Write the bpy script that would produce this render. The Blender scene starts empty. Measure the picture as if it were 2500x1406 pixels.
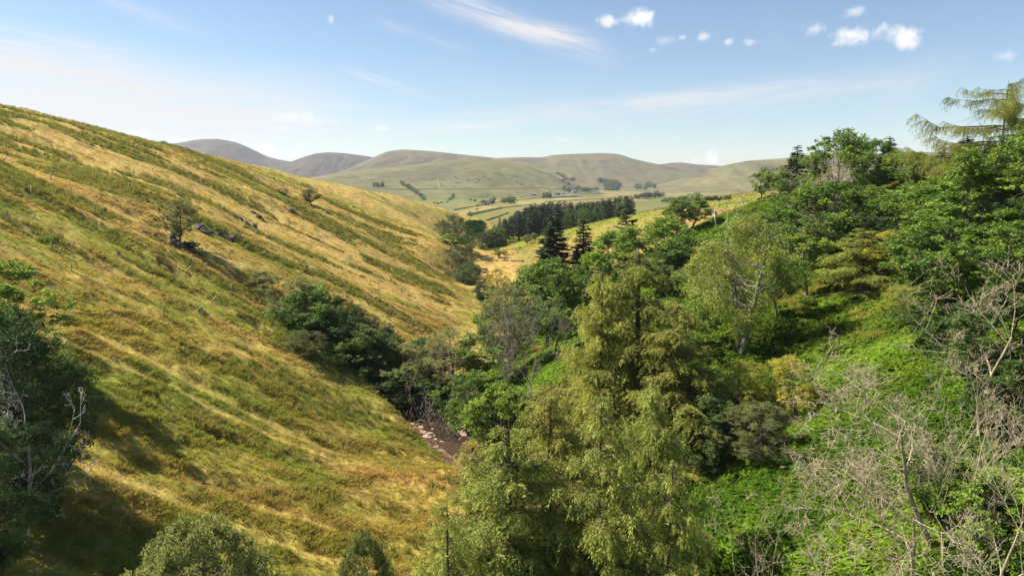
import bpy, math, random
import numpy as np
from mathutils import Vector

S = bpy.context.scene
COL = S.collection
R = math.radians

# ---------------------------------------------------------------- camera, sky, sun, exposure
F_PX, CX, CY, HORIZON = 1700.0, 1250.0, 703.0, 440.0        # the photograph is 2500 x 1406; eye level lies at y = 440
PITCH = math.atan((CY - HORIZON) / F_PX)
cam_d = bpy.data.cameras.new('camera')
cam = bpy.data.objects.new('camera', cam_d)
COL.objects.link(cam)
cam_d.sensor_width = 36.0
cam_d.lens = 36.0 * F_PX / 2500.0
cam_d.clip_start, cam_d.clip_end = 0.5, 30000.0
cam.location = (0, 0, 0)                                     # eye level is z = 0, the stream runs 40 m below
cam.rotation_euler = (math.pi / 2 - PITCH, 0, 0)
S.camera = cam

SUN_EL, SUN_AZ = R(47), R(-75)                               # azimuth from +Y towards +X: the sun stands on the left, a little ahead
to_sun = Vector((math.sin(SUN_AZ) * math.cos(SUN_EL), math.cos(SUN_AZ) * math.cos(SUN_EL), math.sin(SUN_EL)))
sun_d = bpy.data.lights.new('sun', 'SUN')
sun = bpy.data.objects.new('sun', sun_d)
COL.objects.link(sun)
sun_d.energy, sun_d.angle, sun_d.color = 4.9, R(0.53), (1.0, 0.93, 0.80)
sun.rotation_euler = to_sun.to_track_quat('Z', 'Y').to_euler()

W = bpy.data.worlds.new('World')
S.world = W
W.use_nodes = True
SKY_STRENGTH = 0.059
S.view_settings.view_transform = 'Standard'
S.view_settings.look = 'None'
S.view_settings.gamma = 1.0
S.view_settings.use_curve_mapping = False
S.view_settings.exposure = 1.25
cy = S.cycles
cy.max_bounces, cy.diffuse_bounces, cy.glossy_bounces = 6, 3, 2
cy.transmission_bounces, cy.transparent_max_bounces, cy.volume_bounces = 3, 8, 0
cy.use_denoising = True
cy.denoiser = 'OPENIMAGEDENOISE'
cy.denoising_prefilter = 'NONE'
cy.denoising_input_passes = 'RGB_ALBEDO_NORMAL'
cy.use_adaptive_sampling = False
cy.sampling_pattern = 'BLUE_NOISE'
cy.caustics_reflective = cy.caustics_refractive = False


def build_world():
    nt = W.node_tree
    N, L = nt.nodes, nt.links
    N.clear()

    def math_n(op, a, b=None, c=None, clamp=False):
        n = N.new('ShaderNodeMath'); n.operation = op; n.use_clamp = clamp
        for i, v in enumerate((a, b, c)):
            if v is None: continue
            if isinstance(v, (int, float)): n.inputs[i].default_value = v
            else: L.new(v, n.inputs[i])
        return n.outputs[0]

    out = N.new('ShaderNodeOutputWorld')
    bg = N.new('ShaderNodeBackground'); bg.inputs['Strength'].default_value = SKY_STRENGTH
    sky = N.new('ShaderNodeTexSky'); sky.sky_type = 'NISHITA'; sky.sun_disc = False
    sky.sun_elevation, sky.sun_rotation = SUN_EL, SUN_AZ
    sky.altitude, sky.air_density, sky.dust_density, sky.ozone_density = 300, 1.0, 0.25, 2.4
    tc = N.new('ShaderNodeTexCoord')
    sep = N.new('ShaderNodeSeparateXYZ'); L.new(tc.outputs['Generated'], sep.inputs[0])
    x, y, z = sep.outputs
    az = math_n('ARCTAN2', x, y)
    el = math_n('ARCSINE', z)
    # a cirrus sheet: the direction dropped on a level layer high above
    zz = math_n('ADD', math_n('MAXIMUM', z, 0.0), 0.10)
    u, v = math_n('DIVIDE', x, zz), math_n('DIVIDE', y, zz)
    ca, sa = math.cos(R(62)), math.sin(R(62))
    ua = math_n('ADD', math_n('MULTIPLY', u, ca), math_n('MULTIPLY', v, sa))
    va = math_n('SUBTRACT', math_n('MULTIPLY', v, ca), math_n('MULTIPLY', u, sa))

    def noise(vx, vy, scale, detail=5.0, rough=0.55, dist=0.0, w=0.0):
        c = N.new('ShaderNodeCombineXYZ')
        L.new(vx, c.inputs[0]); L.new(vy, c.inputs[1]); c.inputs[2].default_value = w
        n = N.new('ShaderNodeTexNoise'); n.inputs['Scale'].default_value = scale
        n.inputs['Detail'].default_value = detail; n.inputs['Roughness'].default_value = rough
        n.inputs['Distortion'].default_value = dist
        L.new(c.outputs[0], n.inputs['Vector'])
        return n.outputs['Fac']

    def ramp(v_, a, b):
        m = N.new('ShaderNodeMapRange'); m.interpolation_type = 'SMOOTHSTEP'
        L.new(v_, m.inputs[0]); m.inputs[1].default_value = a; m.inputs[2].default_value = b
        return m.outputs[0]

    streak = ramp(noise(math_n('MULTIPLY', ua, 0.22), va, 1.5, 6, 0.55, 0.5), 0.50, 0.78)
    veil = ramp(noise(ua, va, 0.35, 3, 0.5, 0.2, 3.1), 0.36, 0.72)
    cir = math_n('MULTIPLY', math_n('MULTIPLY', streak, math_n('ADD', math_n('MULTIPLY', veil, 0.8), 0.2)), 0.42)

    comb = []

    def dirs(px, py):
        a, b = (px - CX) / F_PX, (CY - py) / F_PX
        dx, dy, dz = a, math.cos(PITCH) + b * math.sin(PITCH), -math.sin(PITCH) + b * math.cos(PITCH)
        return math.atan2(dx, dy), math.atan2(dz, math.hypot(dx, dy))

    def wisp(p0, p1, width, amt, lo=0.40, w=0.0):
        a0, e0 = dirs(*p0); a1, e1 = dirs(*p1)
        ln = math.hypot(a1 - a0, e1 - e0); dx, dy = (a1 - a0) / ln, (e1 - e0) / ln
        qa, qe = math_n('SUBTRACT', az, a0), math_n('SUBTRACT', el, e0)
        along = math_n('ADD', math_n('MULTIPLY', qa, dx), math_n('MULTIPLY', qe, dy))
        across = math_n('SUBTRACT', math_n('MULTIPLY', qe, dx), math_n('MULTIPLY', qa, dy))
        fib = noise(math_n('MULTIPLY', along, 9.0), math_n('MULTIPLY', across, 95.0), 1.0, 6, 0.6, 0.8, w)
        body = math_n('MULTIPLY', ramp(math_n('ABSOLUTE', across), width, width * 0.05),
                      math_n('MULTIPLY', ramp(along, -0.10 * ln, 0.25 * ln), ramp(along, 1.15 * ln, 0.6 * ln)))
        comb.append(math_n('MULTIPLY', math_n('MULTIPLY', body, ramp(fib, lo - 0.12, lo + 0.35)), amt))

    wisp((1020, -25), (1500, 140), 0.026, 0.72, 0.36, 0.7)
    wisp((1180, 55), (1480, 95), 0.018, 0.65, 0.40, 2.0)
    wisp((230, -10), (520, 90), 0.014, 0.41, 0.40, 4.0)
    wisp((820, 160), (1060, 240), 0.008, 0.80, 0.38, 5.0)
    wisp((820, 330), (2000, 195), 0.022, 0.58, 0.36, 6.0)
    wisp((1500, 280), (2300, 180), 0.030, 0.52, 0.38, 7.0)
    wisp((-150, 90), (420, 170), 0.040, 0.80, 0.36, 8.0)
    wisp((-500, 250), (900, 290), 0.085, 1.00, 0.22, 9.0)
    wisp((900, 45), (1150, 130), 0.012, 0.32, 0.4, 10.0)

    billow = noise(az, el, 42, 6, 0.62, 0.3, 1.3)
    fields = []

    def puff(px, py, wd, ht, amt):
        a0, e0 = dirs(px, py)
        wd, ht = wd * .9, ht * .9
        qa = math_n('MULTIPLY_ADD', az, F_PX / wd, -a0 * F_PX / wd)
        qe = math_n('MULTIPLY_ADD', el, F_PX / ht, -e0 * F_PX / ht)
        r = math_n('SQRT', math_n('MULTIPLY_ADD', qa, qa, math_n('MULTIPLY', qe, qe)))
        f = math_n('SUBTRACT', 1.2, r)
        fields.append(math_n('MULTIPLY', ramp(math_n('MULTIPLY_ADD', math_n('SUBTRACT', billow, 0.5), 3.3, f), 0.0, 1.25), amt * 1.02))

    for p in ((1490, 52, 40, 14, .75), (1560, 46, 42, 20, .9), (2085, 88, 62, 24, .9), (1990, 72, 36, 17, .5), (2088, 30, 24, 14, .5),
              (2205, 92, 34, 25, .9), (1712, 93, 20, 12, .6), (1668, 93, 11, 8, .6), (1780, 104, 14, 8, .5), (1832, 103, 20, 8, .4),
              (1620, 100, 26, 12, .3), (1594, 122, 12, 7, .4), (2455, 138, 20, 12, .4), (808, 48, 10, 13, .55), (725, 290, 60, 15, .6),
              (690, 315, 26, 8, .35), (815, 297, 14, 8, .35), (927, 313, 26, 8, .6), (1150, 311, 45, 6, .5), (330, 328, 34, 15, .9),
              (650, 368, 42, 18, .8), (700, 376, 36, 8, .6), (575, 340, 14, 11, .8), (1738, 386, 26, 20, .9), (1695, 392, 20, 13, .75),
              (860, 372, 28, 7, .7), (440, 344, 30, 10, .6), (1310, 335, 30, 8, .2), (1380, 341, 30, 9, .2)):
        puff(*p)
    cum = fields[0]
    for c in fields[1:]:
        cum = math_n('MAXIMUM', cum, c)
    acc = cir
    for c in comb:
        acc = math_n('ADD', acc, c)
    acc = math_n('MINIMUM', acc, 0.92)
    mix = N.new('ShaderNodeMix'); mix.data_type = 'RGBA'
    L.new(acc, mix.inputs['Factor'])
    L.new(sky.outputs[0], mix.inputs['A'])
    mix.inputs['B'].default_value = (6.4, 6.2, 6.25, 1)
    mix2 = N.new('ShaderNodeMix'); mix2.data_type = 'RGBA'
    L.new(cum, mix2.inputs['Factor']); L.new(mix.outputs['Result'], mix2.inputs['A'])
    mix2.inputs['B'].default_value = (7.9, 7.65, 7.6, 1)
    L.new(mix2.outputs['Result'], bg.inputs['Color'])
    L.new(bg.outputs[0], out.inputs[0])


build_world()

# ---------------------------------------------------------------- small helpers
def tag(o, label=None, cat=None, group=None, kind=None):
    if label: o['label'] = label
    if cat: o['category'] = cat
    if group: o['group'] = group
    if kind: o['kind'] = kind
    return o


def mk_mesh(name, V, faces, mats, midx=None, fattr=None, vcol=None, smooth=False):
    """V (n,3); faces: list of int arrays (m,3)/(m,4); one mesh from numpy arrays."""
    me = bpy.data.meshes.new(name)
    V = np.ascontiguousarray(V, dtype=np.float32)
    faces = [np.asarray(f, dtype=np.int32) for f in faces if len(f)]
    me.vertices.add(len(V)); me.vertices.foreach_set('co', V.ravel())
    sizes = np.concatenate([np.full(len(f), f.shape[1], np.int32) for f in faces])
    loops = np.concatenate([f.ravel() for f in faces])
    me.loops.add(len(loops)); me.loops.foreach_set('vertex_index', loops)
    me.polygons.add(len(sizes))
    starts = np.concatenate(([0], np.cumsum(sizes)[:-1])).astype(np.int32)
    me.polygons.foreach_set('loop_start', starts)
    if not isinstance(mats, (list, tuple)): mats = [mats]
    for m in mats: me.materials.append(m)
    if midx is not None: me.polygons.foreach_set('material_index', np.asarray(midx, np.int32))
    me.polygons.foreach_set('use_smooth', np.full(len(sizes), smooth))
    if fattr is not None:
        a = me.attributes.new('v', 'FLOAT', 'FACE'); a.data.foreach_set('value', np.asarray(fattr, np.float32))
    if vcol is not None:
        a = me.attributes.new('col', 'FLOAT_COLOR', 'POINT')
        c4 = np.ones((len(V), 4), np.float32); c4[:, :3] = vcol
        a.data.foreach_set('color', c4.ravel())
    me.update(calc_edges=True)
    return me


def link(name, data, parent=None, loc=None):
    o = bpy.data.objects.new(name, data)
    COL.objects.link(o)
    if parent is not None: o.parent = parent
    if loc is not None: o.location = loc
    return o


# ---------------------------------------------------------------- noise
def _hash(ix, iy, seed):
    h = (ix.astype(np.int64) * 374761393 + iy.astype(np.int64) * 668265263 + seed * 974634777) & 0xFFFFFFFF
    h = ((h ^ (h >> 13)) * 1274126177) & 0xFFFFFFFF
    h = h ^ (h >> 16)
    return (h & 0xFFFFFF) / float(0xFFFFFF)


def vnoise(x, y, seed=0):
    x, y = np.broadcast_arrays(np.asarray(x, float), np.asarray(y, float))
    ix, iy = np.floor(x), np.floor(y)
    fx, fy = x - ix, y - iy
    fx, fy = fx * fx * fx * (fx * (fx * 6 - 15) + 10), fy * fy * fy * (fy * (fy * 6 - 15) + 10)
    a, b = _hash(ix, iy, seed), _hash(ix + 1, iy, seed)
    c, d = _hash(ix, iy + 1, seed), _hash(ix + 1, iy + 1, seed)
    return (a + (b - a) * fx) * (1 - fy) + (c + (d - c) * fx) * fy


def fbm(x, y, seed=0, octaves=4, gain=0.5):
    s, a, t = 0.0, 1.0, 0.0
    for i in range(octaves):
        s = s + a * vnoise(x * 2 ** i + 17.3 * i, y * 2 ** i - 9.1 * i, seed + i * 31)
        t += a; a *= gain
    return s / t


def smooth(a, b, x):
    t = np.clip((x - a) / (b - a), 0, 1)
    return t * t * (3 - 2 * t)


# ---------------------------------------------------------------- pixels to points
CP, SP = math.cos(PITCH), math.sin(PITCH)


def ray(px, py):
    a, b = (px - CX) / F_PX, (CY - py) / F_PX
    return np.array([a, CP + b * SP, -SP + b * CP])


def at(px, py, Y):
    d = ray(px, py)
    return d * (Y / d[1])


# ---------------------------------------------------------------- the lie of the land
STREAM = np.array([(18, -40, -42), (14, 20, -41.6), (13, 45, -41.2), (9, 65, -40.9), (2, 85, -40.6), (-4.5, 96, -40.4), (-9.2, 104, -40.2), (-12.2, 110, -40.1),
                   (-17, 118, -40), (-21, 128, -40), (-17, 150, -40.2), (-11, 185, -40.5), (-14, 230, -41), (-23, 290, -41.2), (-27, 340, -41.2),
                   (-25, 390, -41.2), (-14, 420, -41.4), (-3, 450, -41.6), (6, 480, -42), (4, 520, -43), (-40, 600, -46), (-120, 700, -50)], float)


def stream_x(y): return np.interp(y, STREAM[:, 1], STREAM[:, 0])
def stream_z(y): return np.interp(y, STREAM[:, 1], STREAM[:, 2])


def _controls():
    P = []
    for Y in (20, 45, 70, 100, 140, 180, 230, 290):            # left hillside: an even slope down to the stream
        xs, zs = float(stream_x(Y)), float(stream_z(Y))
        P.append((xs, Y, zs + 0.6))
        for u in (9, 28, 55, 85):
            x = xs - u
            P.append((x, Y, max(-40 + 0.47 * ((-12 if Y < 160 else xs) - x) + (0.8 if u < 10 else 0), zs + .5 + .12 * u)))
    for px, py, Y in ((-300, 200, 215), (0, 262, 225), (120, 288, 238), (250, 318, 255), (375, 350, 275), (500, 378, 300), (600, 402, 320), (700, 425, 340), (800, 449, 365),
                      (900, 470, 390), (1000, 490, 420), (1100, 518, 450), (1200, 545, 475)):
        p = at(px, py, Y); P.append(tuple(p))
        q = at(px, py + 34, Y * 1.22); P.append(tuple(q))      # beyond the brow the ground drops out of sight
        q = at(px, py + 70, Y * 1.5); P.append(tuple(q))
    for px, py, Y in ((600, 520, 215), (900, 560, 270), (1050, 600, 300), (0, 390, 165), (250, 420, 185), (1110, 690, 285), (1050, 560, 360), (1130, 560, 435), (1100, 610, 370)):
        P.append(tuple(at(px, py, Y)))
    P += [(-170, 120, 14), (-170, 60, 12), (-120, 20, 5), (-260, 180, 32), (-330, 300, 34), (-250, 420, 8)]
    # right bank, bracken slope
    for px, py, Y in ((1850, 1250, 57), (1800, 1406, 49), (2000, 950, 75), (2400, 1330, 45), (2045, 690, 110), (1985, 705, 105),
                      (1828, 870, 90), (1400, 900, 110), (1275, 990, 99), (1330, 870, 120), (1650, 640, 165), (1760, 540, 182), (1830, 503, 200), (1900, 487, 205), (2000, 470, 205),
                      (2250, 425, 150), (2433, 392, 95), (2500, 640, 68), (2160, 740, 92), (1910, 770, 98), (1600, 1230, 66), (1500, 830, 108), (1550, 1000, 84), (2300, 560, 95),
                      (1215, 668, 290), (1250, 645, 310), (1240, 700, 262)):
        P.append(tuple(at(px, py, Y)))
    # the grass spur beyond, and its brow
    for px, py, Y in ((1220, 632, 320), (1330, 615, 320), (1270, 592, 390), (1325, 576, 395), (1390, 560, 402), (1500, 535, 415), (1600, 515, 425), (1700, 492, 430), (1800, 480, 430), (1950, 466, 430), (2200, 445, 430),
                      (1560, 600, 300), (1700, 540, 300), (1450, 580, 330), (1230, 602, 395), (1900, 505, 300)):
        P.append(tuple(at(px, py, Y)))
    for px, py, Y in ((1400, 572, 470), (1600, 540, 500), (1800, 512, 500), (2100, 480, 520), (1400, 560, 560), (1700, 530, 620), (1280, 585, 460)):
        P.append(tuple(at(px, py, Y)))
    P += [(70, 180, -8), (50, 240, -27), (45, 150, -19), (110, 60, 12), (110, 20, 8), (60, 20, -6), (35, 20, -22), (170, 150, 10), (200, 300, 2), (250, 450, 0),
          (0, 640, -44), (-200, 660, -44), (200, 660, -28), (-40, 520, -43), (40, 560, -39), (70, 640, -37), (120, 640, -32)]
    return np.array(P, float)


CTRL = _controls()


def _rbf_fit(P):
    n = len(P); sc = 100.0
    q = P[:, :2] / sc
    d = np.linalg.norm(q[:, None] - q[None], axis=2)
    K = np.where(d > 0, d * d * np.log(np.maximum(d, 1e-9)), 0) + np.eye(n) * 0.004
    A = np.zeros((n + 3, n + 3)); A[:n, :n] = K
    A[:n, n] = 1; A[:n, n + 1:] = q; A[n:, :n] = A[:n, n:].T
    return np.linalg.solve(A, np.concatenate([P[:, 2], np.zeros(3)])), q, sc


RBF_W, RBF_Q, RBF_S = _rbf_fit(CTRL)


def rbf(x, y):
    x, y = np.broadcast_arrays(np.asarray(x, float), np.asarray(y, float))
    shp = x.shape; qx, qy = x.ravel() / RBF_S, y.ravel() / RBF_S
    out = np.empty(len(qx)); n = len(RBF_Q)
    for i in range(0, len(qx), 40000):
        sl = slice(i, i + 40000)
        d2 = (qx[sl, None] - RBF_Q[None, :, 0]) ** 2 + (qy[sl, None] - RBF_Q[None, :, 1]) ** 2
        k = 0.5 * d2 * np.log(np.maximum(d2, 1e-12))
        out[sl] = k @ RBF_W[:n] + RBF_W[n] + qx[sl] * RBF_W[n + 1] + qy[sl] * RBF_W[n + 2]
    return out.reshape(shp)


GULLY = np.array([(-62, 141, 0.0), (-50, 137, 2.5), (-38, 132, 6.0), (-29, 128, 7.5), (-21, 125, 6.5)], float)


def _seg_dist(x, y, poly):
    best = np.full(np.shape(x), 1e9); dep = np.zeros(np.shape(x))
    for (x0, y0, d0), (x1, y1, d1) in zip(poly[:-1], poly[1:]):
        t = np.clip(((x - x0) * (x1 - x0) + (y - y0) * (y1 - y0)) / ((x1 - x0) ** 2 + (y1 - y0) ** 2), 0, 1)
        d = np.hypot(x - x0 - t * (x1 - x0), y - y0 - t * (y1 - y0))
        m = d < best
        best = np.where(m, d, best); dep = np.where(m, d0 + t * (d1 - d0), dep)
    return best, dep


def left_mask(x, y):
    return smooth(2, 9, stream_x(y) - x)


def _on_slope(px, py):
    s_, t_ = (px - CX) / F_PX, (py - HORIZON) / F_PX
    Y = 45.6 / (t_ - .47 * s_)
    return s_ * Y, Y


# small eroded scars where the turf has slipped off the hillside: x, y, length down the slope, width
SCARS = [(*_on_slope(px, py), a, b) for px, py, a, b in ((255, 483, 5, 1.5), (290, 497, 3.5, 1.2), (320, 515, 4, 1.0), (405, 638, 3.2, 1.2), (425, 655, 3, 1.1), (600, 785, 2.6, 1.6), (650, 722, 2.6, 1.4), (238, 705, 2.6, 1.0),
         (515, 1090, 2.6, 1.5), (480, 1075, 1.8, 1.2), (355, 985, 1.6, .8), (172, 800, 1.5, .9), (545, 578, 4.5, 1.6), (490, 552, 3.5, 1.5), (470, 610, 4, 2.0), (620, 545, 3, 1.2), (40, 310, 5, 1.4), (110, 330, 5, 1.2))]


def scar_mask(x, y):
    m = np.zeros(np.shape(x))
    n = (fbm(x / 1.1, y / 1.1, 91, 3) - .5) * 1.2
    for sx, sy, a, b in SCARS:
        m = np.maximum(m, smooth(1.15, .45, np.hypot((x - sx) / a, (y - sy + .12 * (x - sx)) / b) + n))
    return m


TRACKS = (55, 62.5, 69, 76, 83.5, 90, 98, 107, 113, 121, 131, 138, 149, 158, 166, 176, 187, 196, 206, 219, 231, 246, 262, 281, 300, 322)


def tracks(x, y):
    """sheep tracks and old drains that run down the fall line: 1 on the trodden line, 0 away from it"""
    t = np.zeros(np.shape(x)); u = stream_x(y) - x
    for i, y0 in enumerate(TRACKS):
        yl = y0 + (fbm(u / 34 + 7.7 * i, u * 0 + i, 500 + i, 3) - .5) * (5 + y0 * .03) + .03 * math.sin(i * 2.4) * u
        wd = (.38 + .25 * math.sin(i * 1.7)) * (1 + y0 / 200)
        on = smooth(.36, .56, fbm(u / 22 + 3.1 * i, u * 0 + 50 + i, 600 + i, 2))
        t = np.maximum(t, smooth(wd * 1.9, wd * .5, np.abs(y - yl)) * on)
    return t


def rough(x, y):
    """drains and banks that run straight down the left hillside, and tussocks"""
    lm = left_mask(x, y) * smooth(560, 480, y)
    wob = (fbm(x / 40, y / 40, 3, 2) - 0.5) * 9 + (fbm(x / 9, y / 9, 8, 2) - 0.5) * 2.0
    a = fbm((y + wob) / 6.5, x / 70, 11, 3, 0.55)
    b = fbm(x / 14, y / 11, 12, 3)
    r = lm * ((a - 0.5) * 2.3 + (b - 0.5) * 1.6)
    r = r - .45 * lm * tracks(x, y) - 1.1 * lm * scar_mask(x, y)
    r = r + (fbm(x / 2.2, y / 1.7, 21, 2) - 0.5) * (0.30 + 0.42 * lm * smooth(0.4, 0.65, fbm(x / 22, y / 13, 27, 2)))
    rm = smooth(3, 14, x - stream_x(y)) * smooth(280, 200, y)
    r = r + rm * (fbm(x / 9, y / 9, 31, 3) - 0.5) * 2.0
    sp = smooth(3, 20, x - stream_x(y)) * smooth(270, 310, y)
    r = r + sp * ((fbm(x / 30, y / 22, 41, 3) - 0.5) * 1.2)
    return r


# ledges that break out of the left hillside as rock (x, y, half length along the slope, drop)
LEDGES = []


def H(x, y, detail=True):
    x = np.asarray(x, float); y = np.asarray(y, float)
    yy = np.minimum(y, 720.0)
    base = rbf(np.clip(x, -420, 320), yy)
    far = -50 + (fbm(x / 400, y / 400, 5, 3) - 0.5) * 7 * smooth(800, 1400, y)
    w = smooth(590, 720, y)
    z = base * (1 - w) + far * w
    g, dep = _seg_dist(x, y, GULLY)
    z = z - dep * smooth(10.5, 1.5, g)
    if detail:
        z = z + rough(x, y) * (1 - w)
    sx, sz = stream_x(y), stream_z(y)
    ds = np.abs(x - sx) / np.interp(y, (120, 150), (1.0, .45))
    k = smooth(9.5, 3.2, ds) * smooth(165, 138, y)
    z = z * (1 - k) + (sz - 0.35 + (fbm(x / 1.3, y / 1.3, 51, 3) - 0.5) * 0.55) * k
    return z


def Hs(x, y): return float(H(np.array([x]), np.array([y]))[0])


def hit_many(pxy):
    """first meeting of each pixel's ray with the ground"""
    pxy = np.asarray(pxy, float)
    D = np.array([ray(a, b) for a, b in pxy]); D = D / D[:, 1:2]
    Ys = np.exp(np.linspace(math.log(30), math.log(700), 420))
    X = D[:, 0:1] * Ys; Z = D[:, 2:3] * Ys
    G = H(X, np.broadcast_to(Ys, X.shape))
    below = Z < G
    i = np.where(below.any(1), below.argmax(1), len(Ys) - 1)
    i = np.maximum(i, 1); r = np.arange(len(D))
    d0, d1 = (Z - G)[r, i - 1], (Z - G)[r, i]
    t = np.clip(d0 / np.where(np.abs(d0 - d1) < 1e-9, 1, d0 - d1), 0, 1)
    Y = Ys[i - 1] + t * (Ys[i] - Ys[i - 1])
    x = D[:, 0] * Y
    return np.stack([x, Y, H(x, Y)], 1)


# ---------------------------------------------------------------- materials
def _mat(name):
    m = bpy.data.materials.new(name); m.use_nodes = True
    nt = m.node_tree; nt.nodes.clear()
    return m, nt.nodes, nt.links


def leaf_mat(name, c0, c1, trans=0.35, rough_=0.55, per_obj=0.25):
    m, N, L = _mat(name)
    at_ = N.new('ShaderNodeAttribute'); at_.attribute_name = 'v'
    oi = N.new('ShaderNodeObjectInfo')
    mix = N.new('ShaderNodeMix'); mix.data_type = 'RGBA'
    mix.inputs['A'].default_value = (*c0, 1); mix.inputs['B'].default_value = (*c1, 1)
    L.new(at_.outputs['Fac'], mix.inputs['Factor'])
    hsv = N.new('ShaderNodeHueSaturation')
    mr = N.new('ShaderNodeMapRange'); L.new(oi.outputs['Random'], mr.inputs[0])
    mr.inputs[3].default_value = 1 - per_obj; mr.inputs[4].default_value = 1 + per_obj
    mh = N.new('ShaderNodeMapRange'); L.new(oi.outputs['Random'], mh.inputs[0])
    mh.inputs[3].default_value = 0.515; mh.inputs[4].default_value = 0.485
    L.new(mr.outputs[0], hsv.inputs['Value']); L.new(mh.outputs[0], hsv.inputs['Hue'])
    L.new(mix.outputs['Result'], hsv.inputs['Color'])
    p = N.new('ShaderNodeBsdfPrincipled'); p.inputs['Roughness'].default_value = rough_
    p.inputs['Specular IOR Level'].default_value = 0.25
    t = N.new('ShaderNodeBsdfTranslucent'); ms = N.new('ShaderNodeMixShader'); ms.inputs[0].default_value = trans
    o = N.new('ShaderNodeOutputMaterial')
    L.new(hsv.outputs[0], p.inputs['Base Color']); L.new(hsv.outputs[0], t.inputs['Color'])
    L.new(p.outputs[0], ms.inputs[1]); L.new(t.outputs[0], ms.inputs[2]); L.new(ms.outputs[0], o.inputs[0])
    return m


def plain_mat(name, c0, c1, scale=3.0, rough_=0.85, bump=0.4, spec=0.3, detail=5, stretch=(1, 1, 1)):
    m, N, L = _mat(name)
    tc = N.new('ShaderNodeTexCoord'); mp = N.new('ShaderNodeMapping'); mp.inputs['Scale'].default_value = stretch
    L.new(tc.outputs['Object'], mp.inputs[0])
    n = N.new('ShaderNodeTexNoise'); n.inputs['Scale'].default_value = scale; n.inputs['Detail'].default_value = detail
    L.new(mp.outputs[0], n.inputs['Vector'])
    r = N.new('ShaderNodeMapRange'); r.inputs[1].default_value = .32; r.inputs[2].default_value = .68
    L.new(n.outputs['Fac'], r.inputs[0])
    mix = N.new('ShaderNodeMix'); mix.data_type = 'RGBA'
    mix.inputs['A'].default_value = (*c0, 1); mix.inputs['B'].default_value = (*c1, 1)
    L.new(r.outputs[0], mix.inputs['Factor'])
    p = N.new('ShaderNodeBsdfPrincipled'); p.inputs['Roughness'].default_value = rough_; p.inputs['Specular IOR Level'].default_value = spec
    L.new(mix.outputs['Result'], p.inputs['Base Color'])
    if bump:
        b = N.new('ShaderNodeBump'); b.inputs['Strength'].default_value = bump
        L.new(n.outputs['Fac'], b.inputs['Height']); L.new(b.outputs[0], p.inputs['Normal'])
    o = N.new('ShaderNodeOutputMaterial'); L.new(p.outputs[0], o.inputs[0])
    return m


def ground_mat(name, fine=1.0, scales=(1.6, 0.35), bump=0.6, bdist=0.25):
    """albedo from the ground-cover map stored on the mesh, broken up by two noises"""
    m, N, L = _mat(name)
    a = N.new('ShaderNodeAttribute'); a.attribute_name = 'col'
    g = N.new('ShaderNodeNewGeometry')
    last = a.outputs['Color']
    for sc, amp in zip(scales, (0.30 * fine, 0.22 * fine)):
        n = N.new('ShaderNodeTexNoise'); n.inputs['Scale'].default_value = sc; n.inputs['Detail'].default_value = 6; n.inputs['Roughness'].default_value = .6
        L.new(g.outputs['Position'], n.inputs['Vector'])
        r = N.new('ShaderNodeMapRange'); r.inputs[1].default_value = .3; r.inputs[2].default_value = .7
        r.inputs[3].default_value = 1 - amp; r.inputs[4].default_value = 1 + amp
        L.new(n.outputs['Fac'], r.inputs[0])
        mx = N.new('ShaderNodeMix'); mx.data_type = 'RGBA'; mx.blend_type = 'MULTIPLY'; mx.inputs['Factor'].default_value = 1
        L.new(last, mx.inputs['A']); L.new(r.outputs[0], mx.inputs['B']); last = mx.outputs['Result']
        nl = n
    p = N.new('ShaderNodeBsdfPrincipled'); p.inputs['Roughness'].default_value = .95; p.inputs['Specular IOR Level'].default_value = .1
    L.new(last, p.inputs['Base Color'])
    if bump:
        n = N.new('ShaderNodeTexNoise'); n.inputs['Scale'].default_value = scales[0] * 1.7; n.inputs['Detail'].default_value = 7; n.inputs['Roughness'].default_value = .7
        L.new(g.outputs['Position'], n.inputs['Vector'])
        b = N.new('ShaderNodeBump'); b.inputs['Strength'].default_value = bump; b.inputs['Distance'].default_value = bdist
        L.new(n.outputs['Fac'], b.inputs['Height']); L.new(b.outputs[0], p.inputs['Normal'])
    o = N.new('ShaderNodeOutputMaterial'); L.new(p.outputs[0], o.inputs[0])
    return m


# ---------------------------------------------------------------- ground cover: what grows where (albedo)
STRAW = np.array((.445, .325, .095)); ORANGE = np.array((.45, .29, .095)); OLIVE = np.array((.315, .27, .052)); GREEN = np.array((.20, .225, .030))
RUSH = np.array((.095, .12, .028)); BROWN = np.array((.19, .135, .055)); SOIL = np.array((.035, .028, .016)); BRACK = np.array((.05, .10, .012))


def lerp(a, b, t): return a + (b - a) * np.asarray(t)[..., None]


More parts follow.
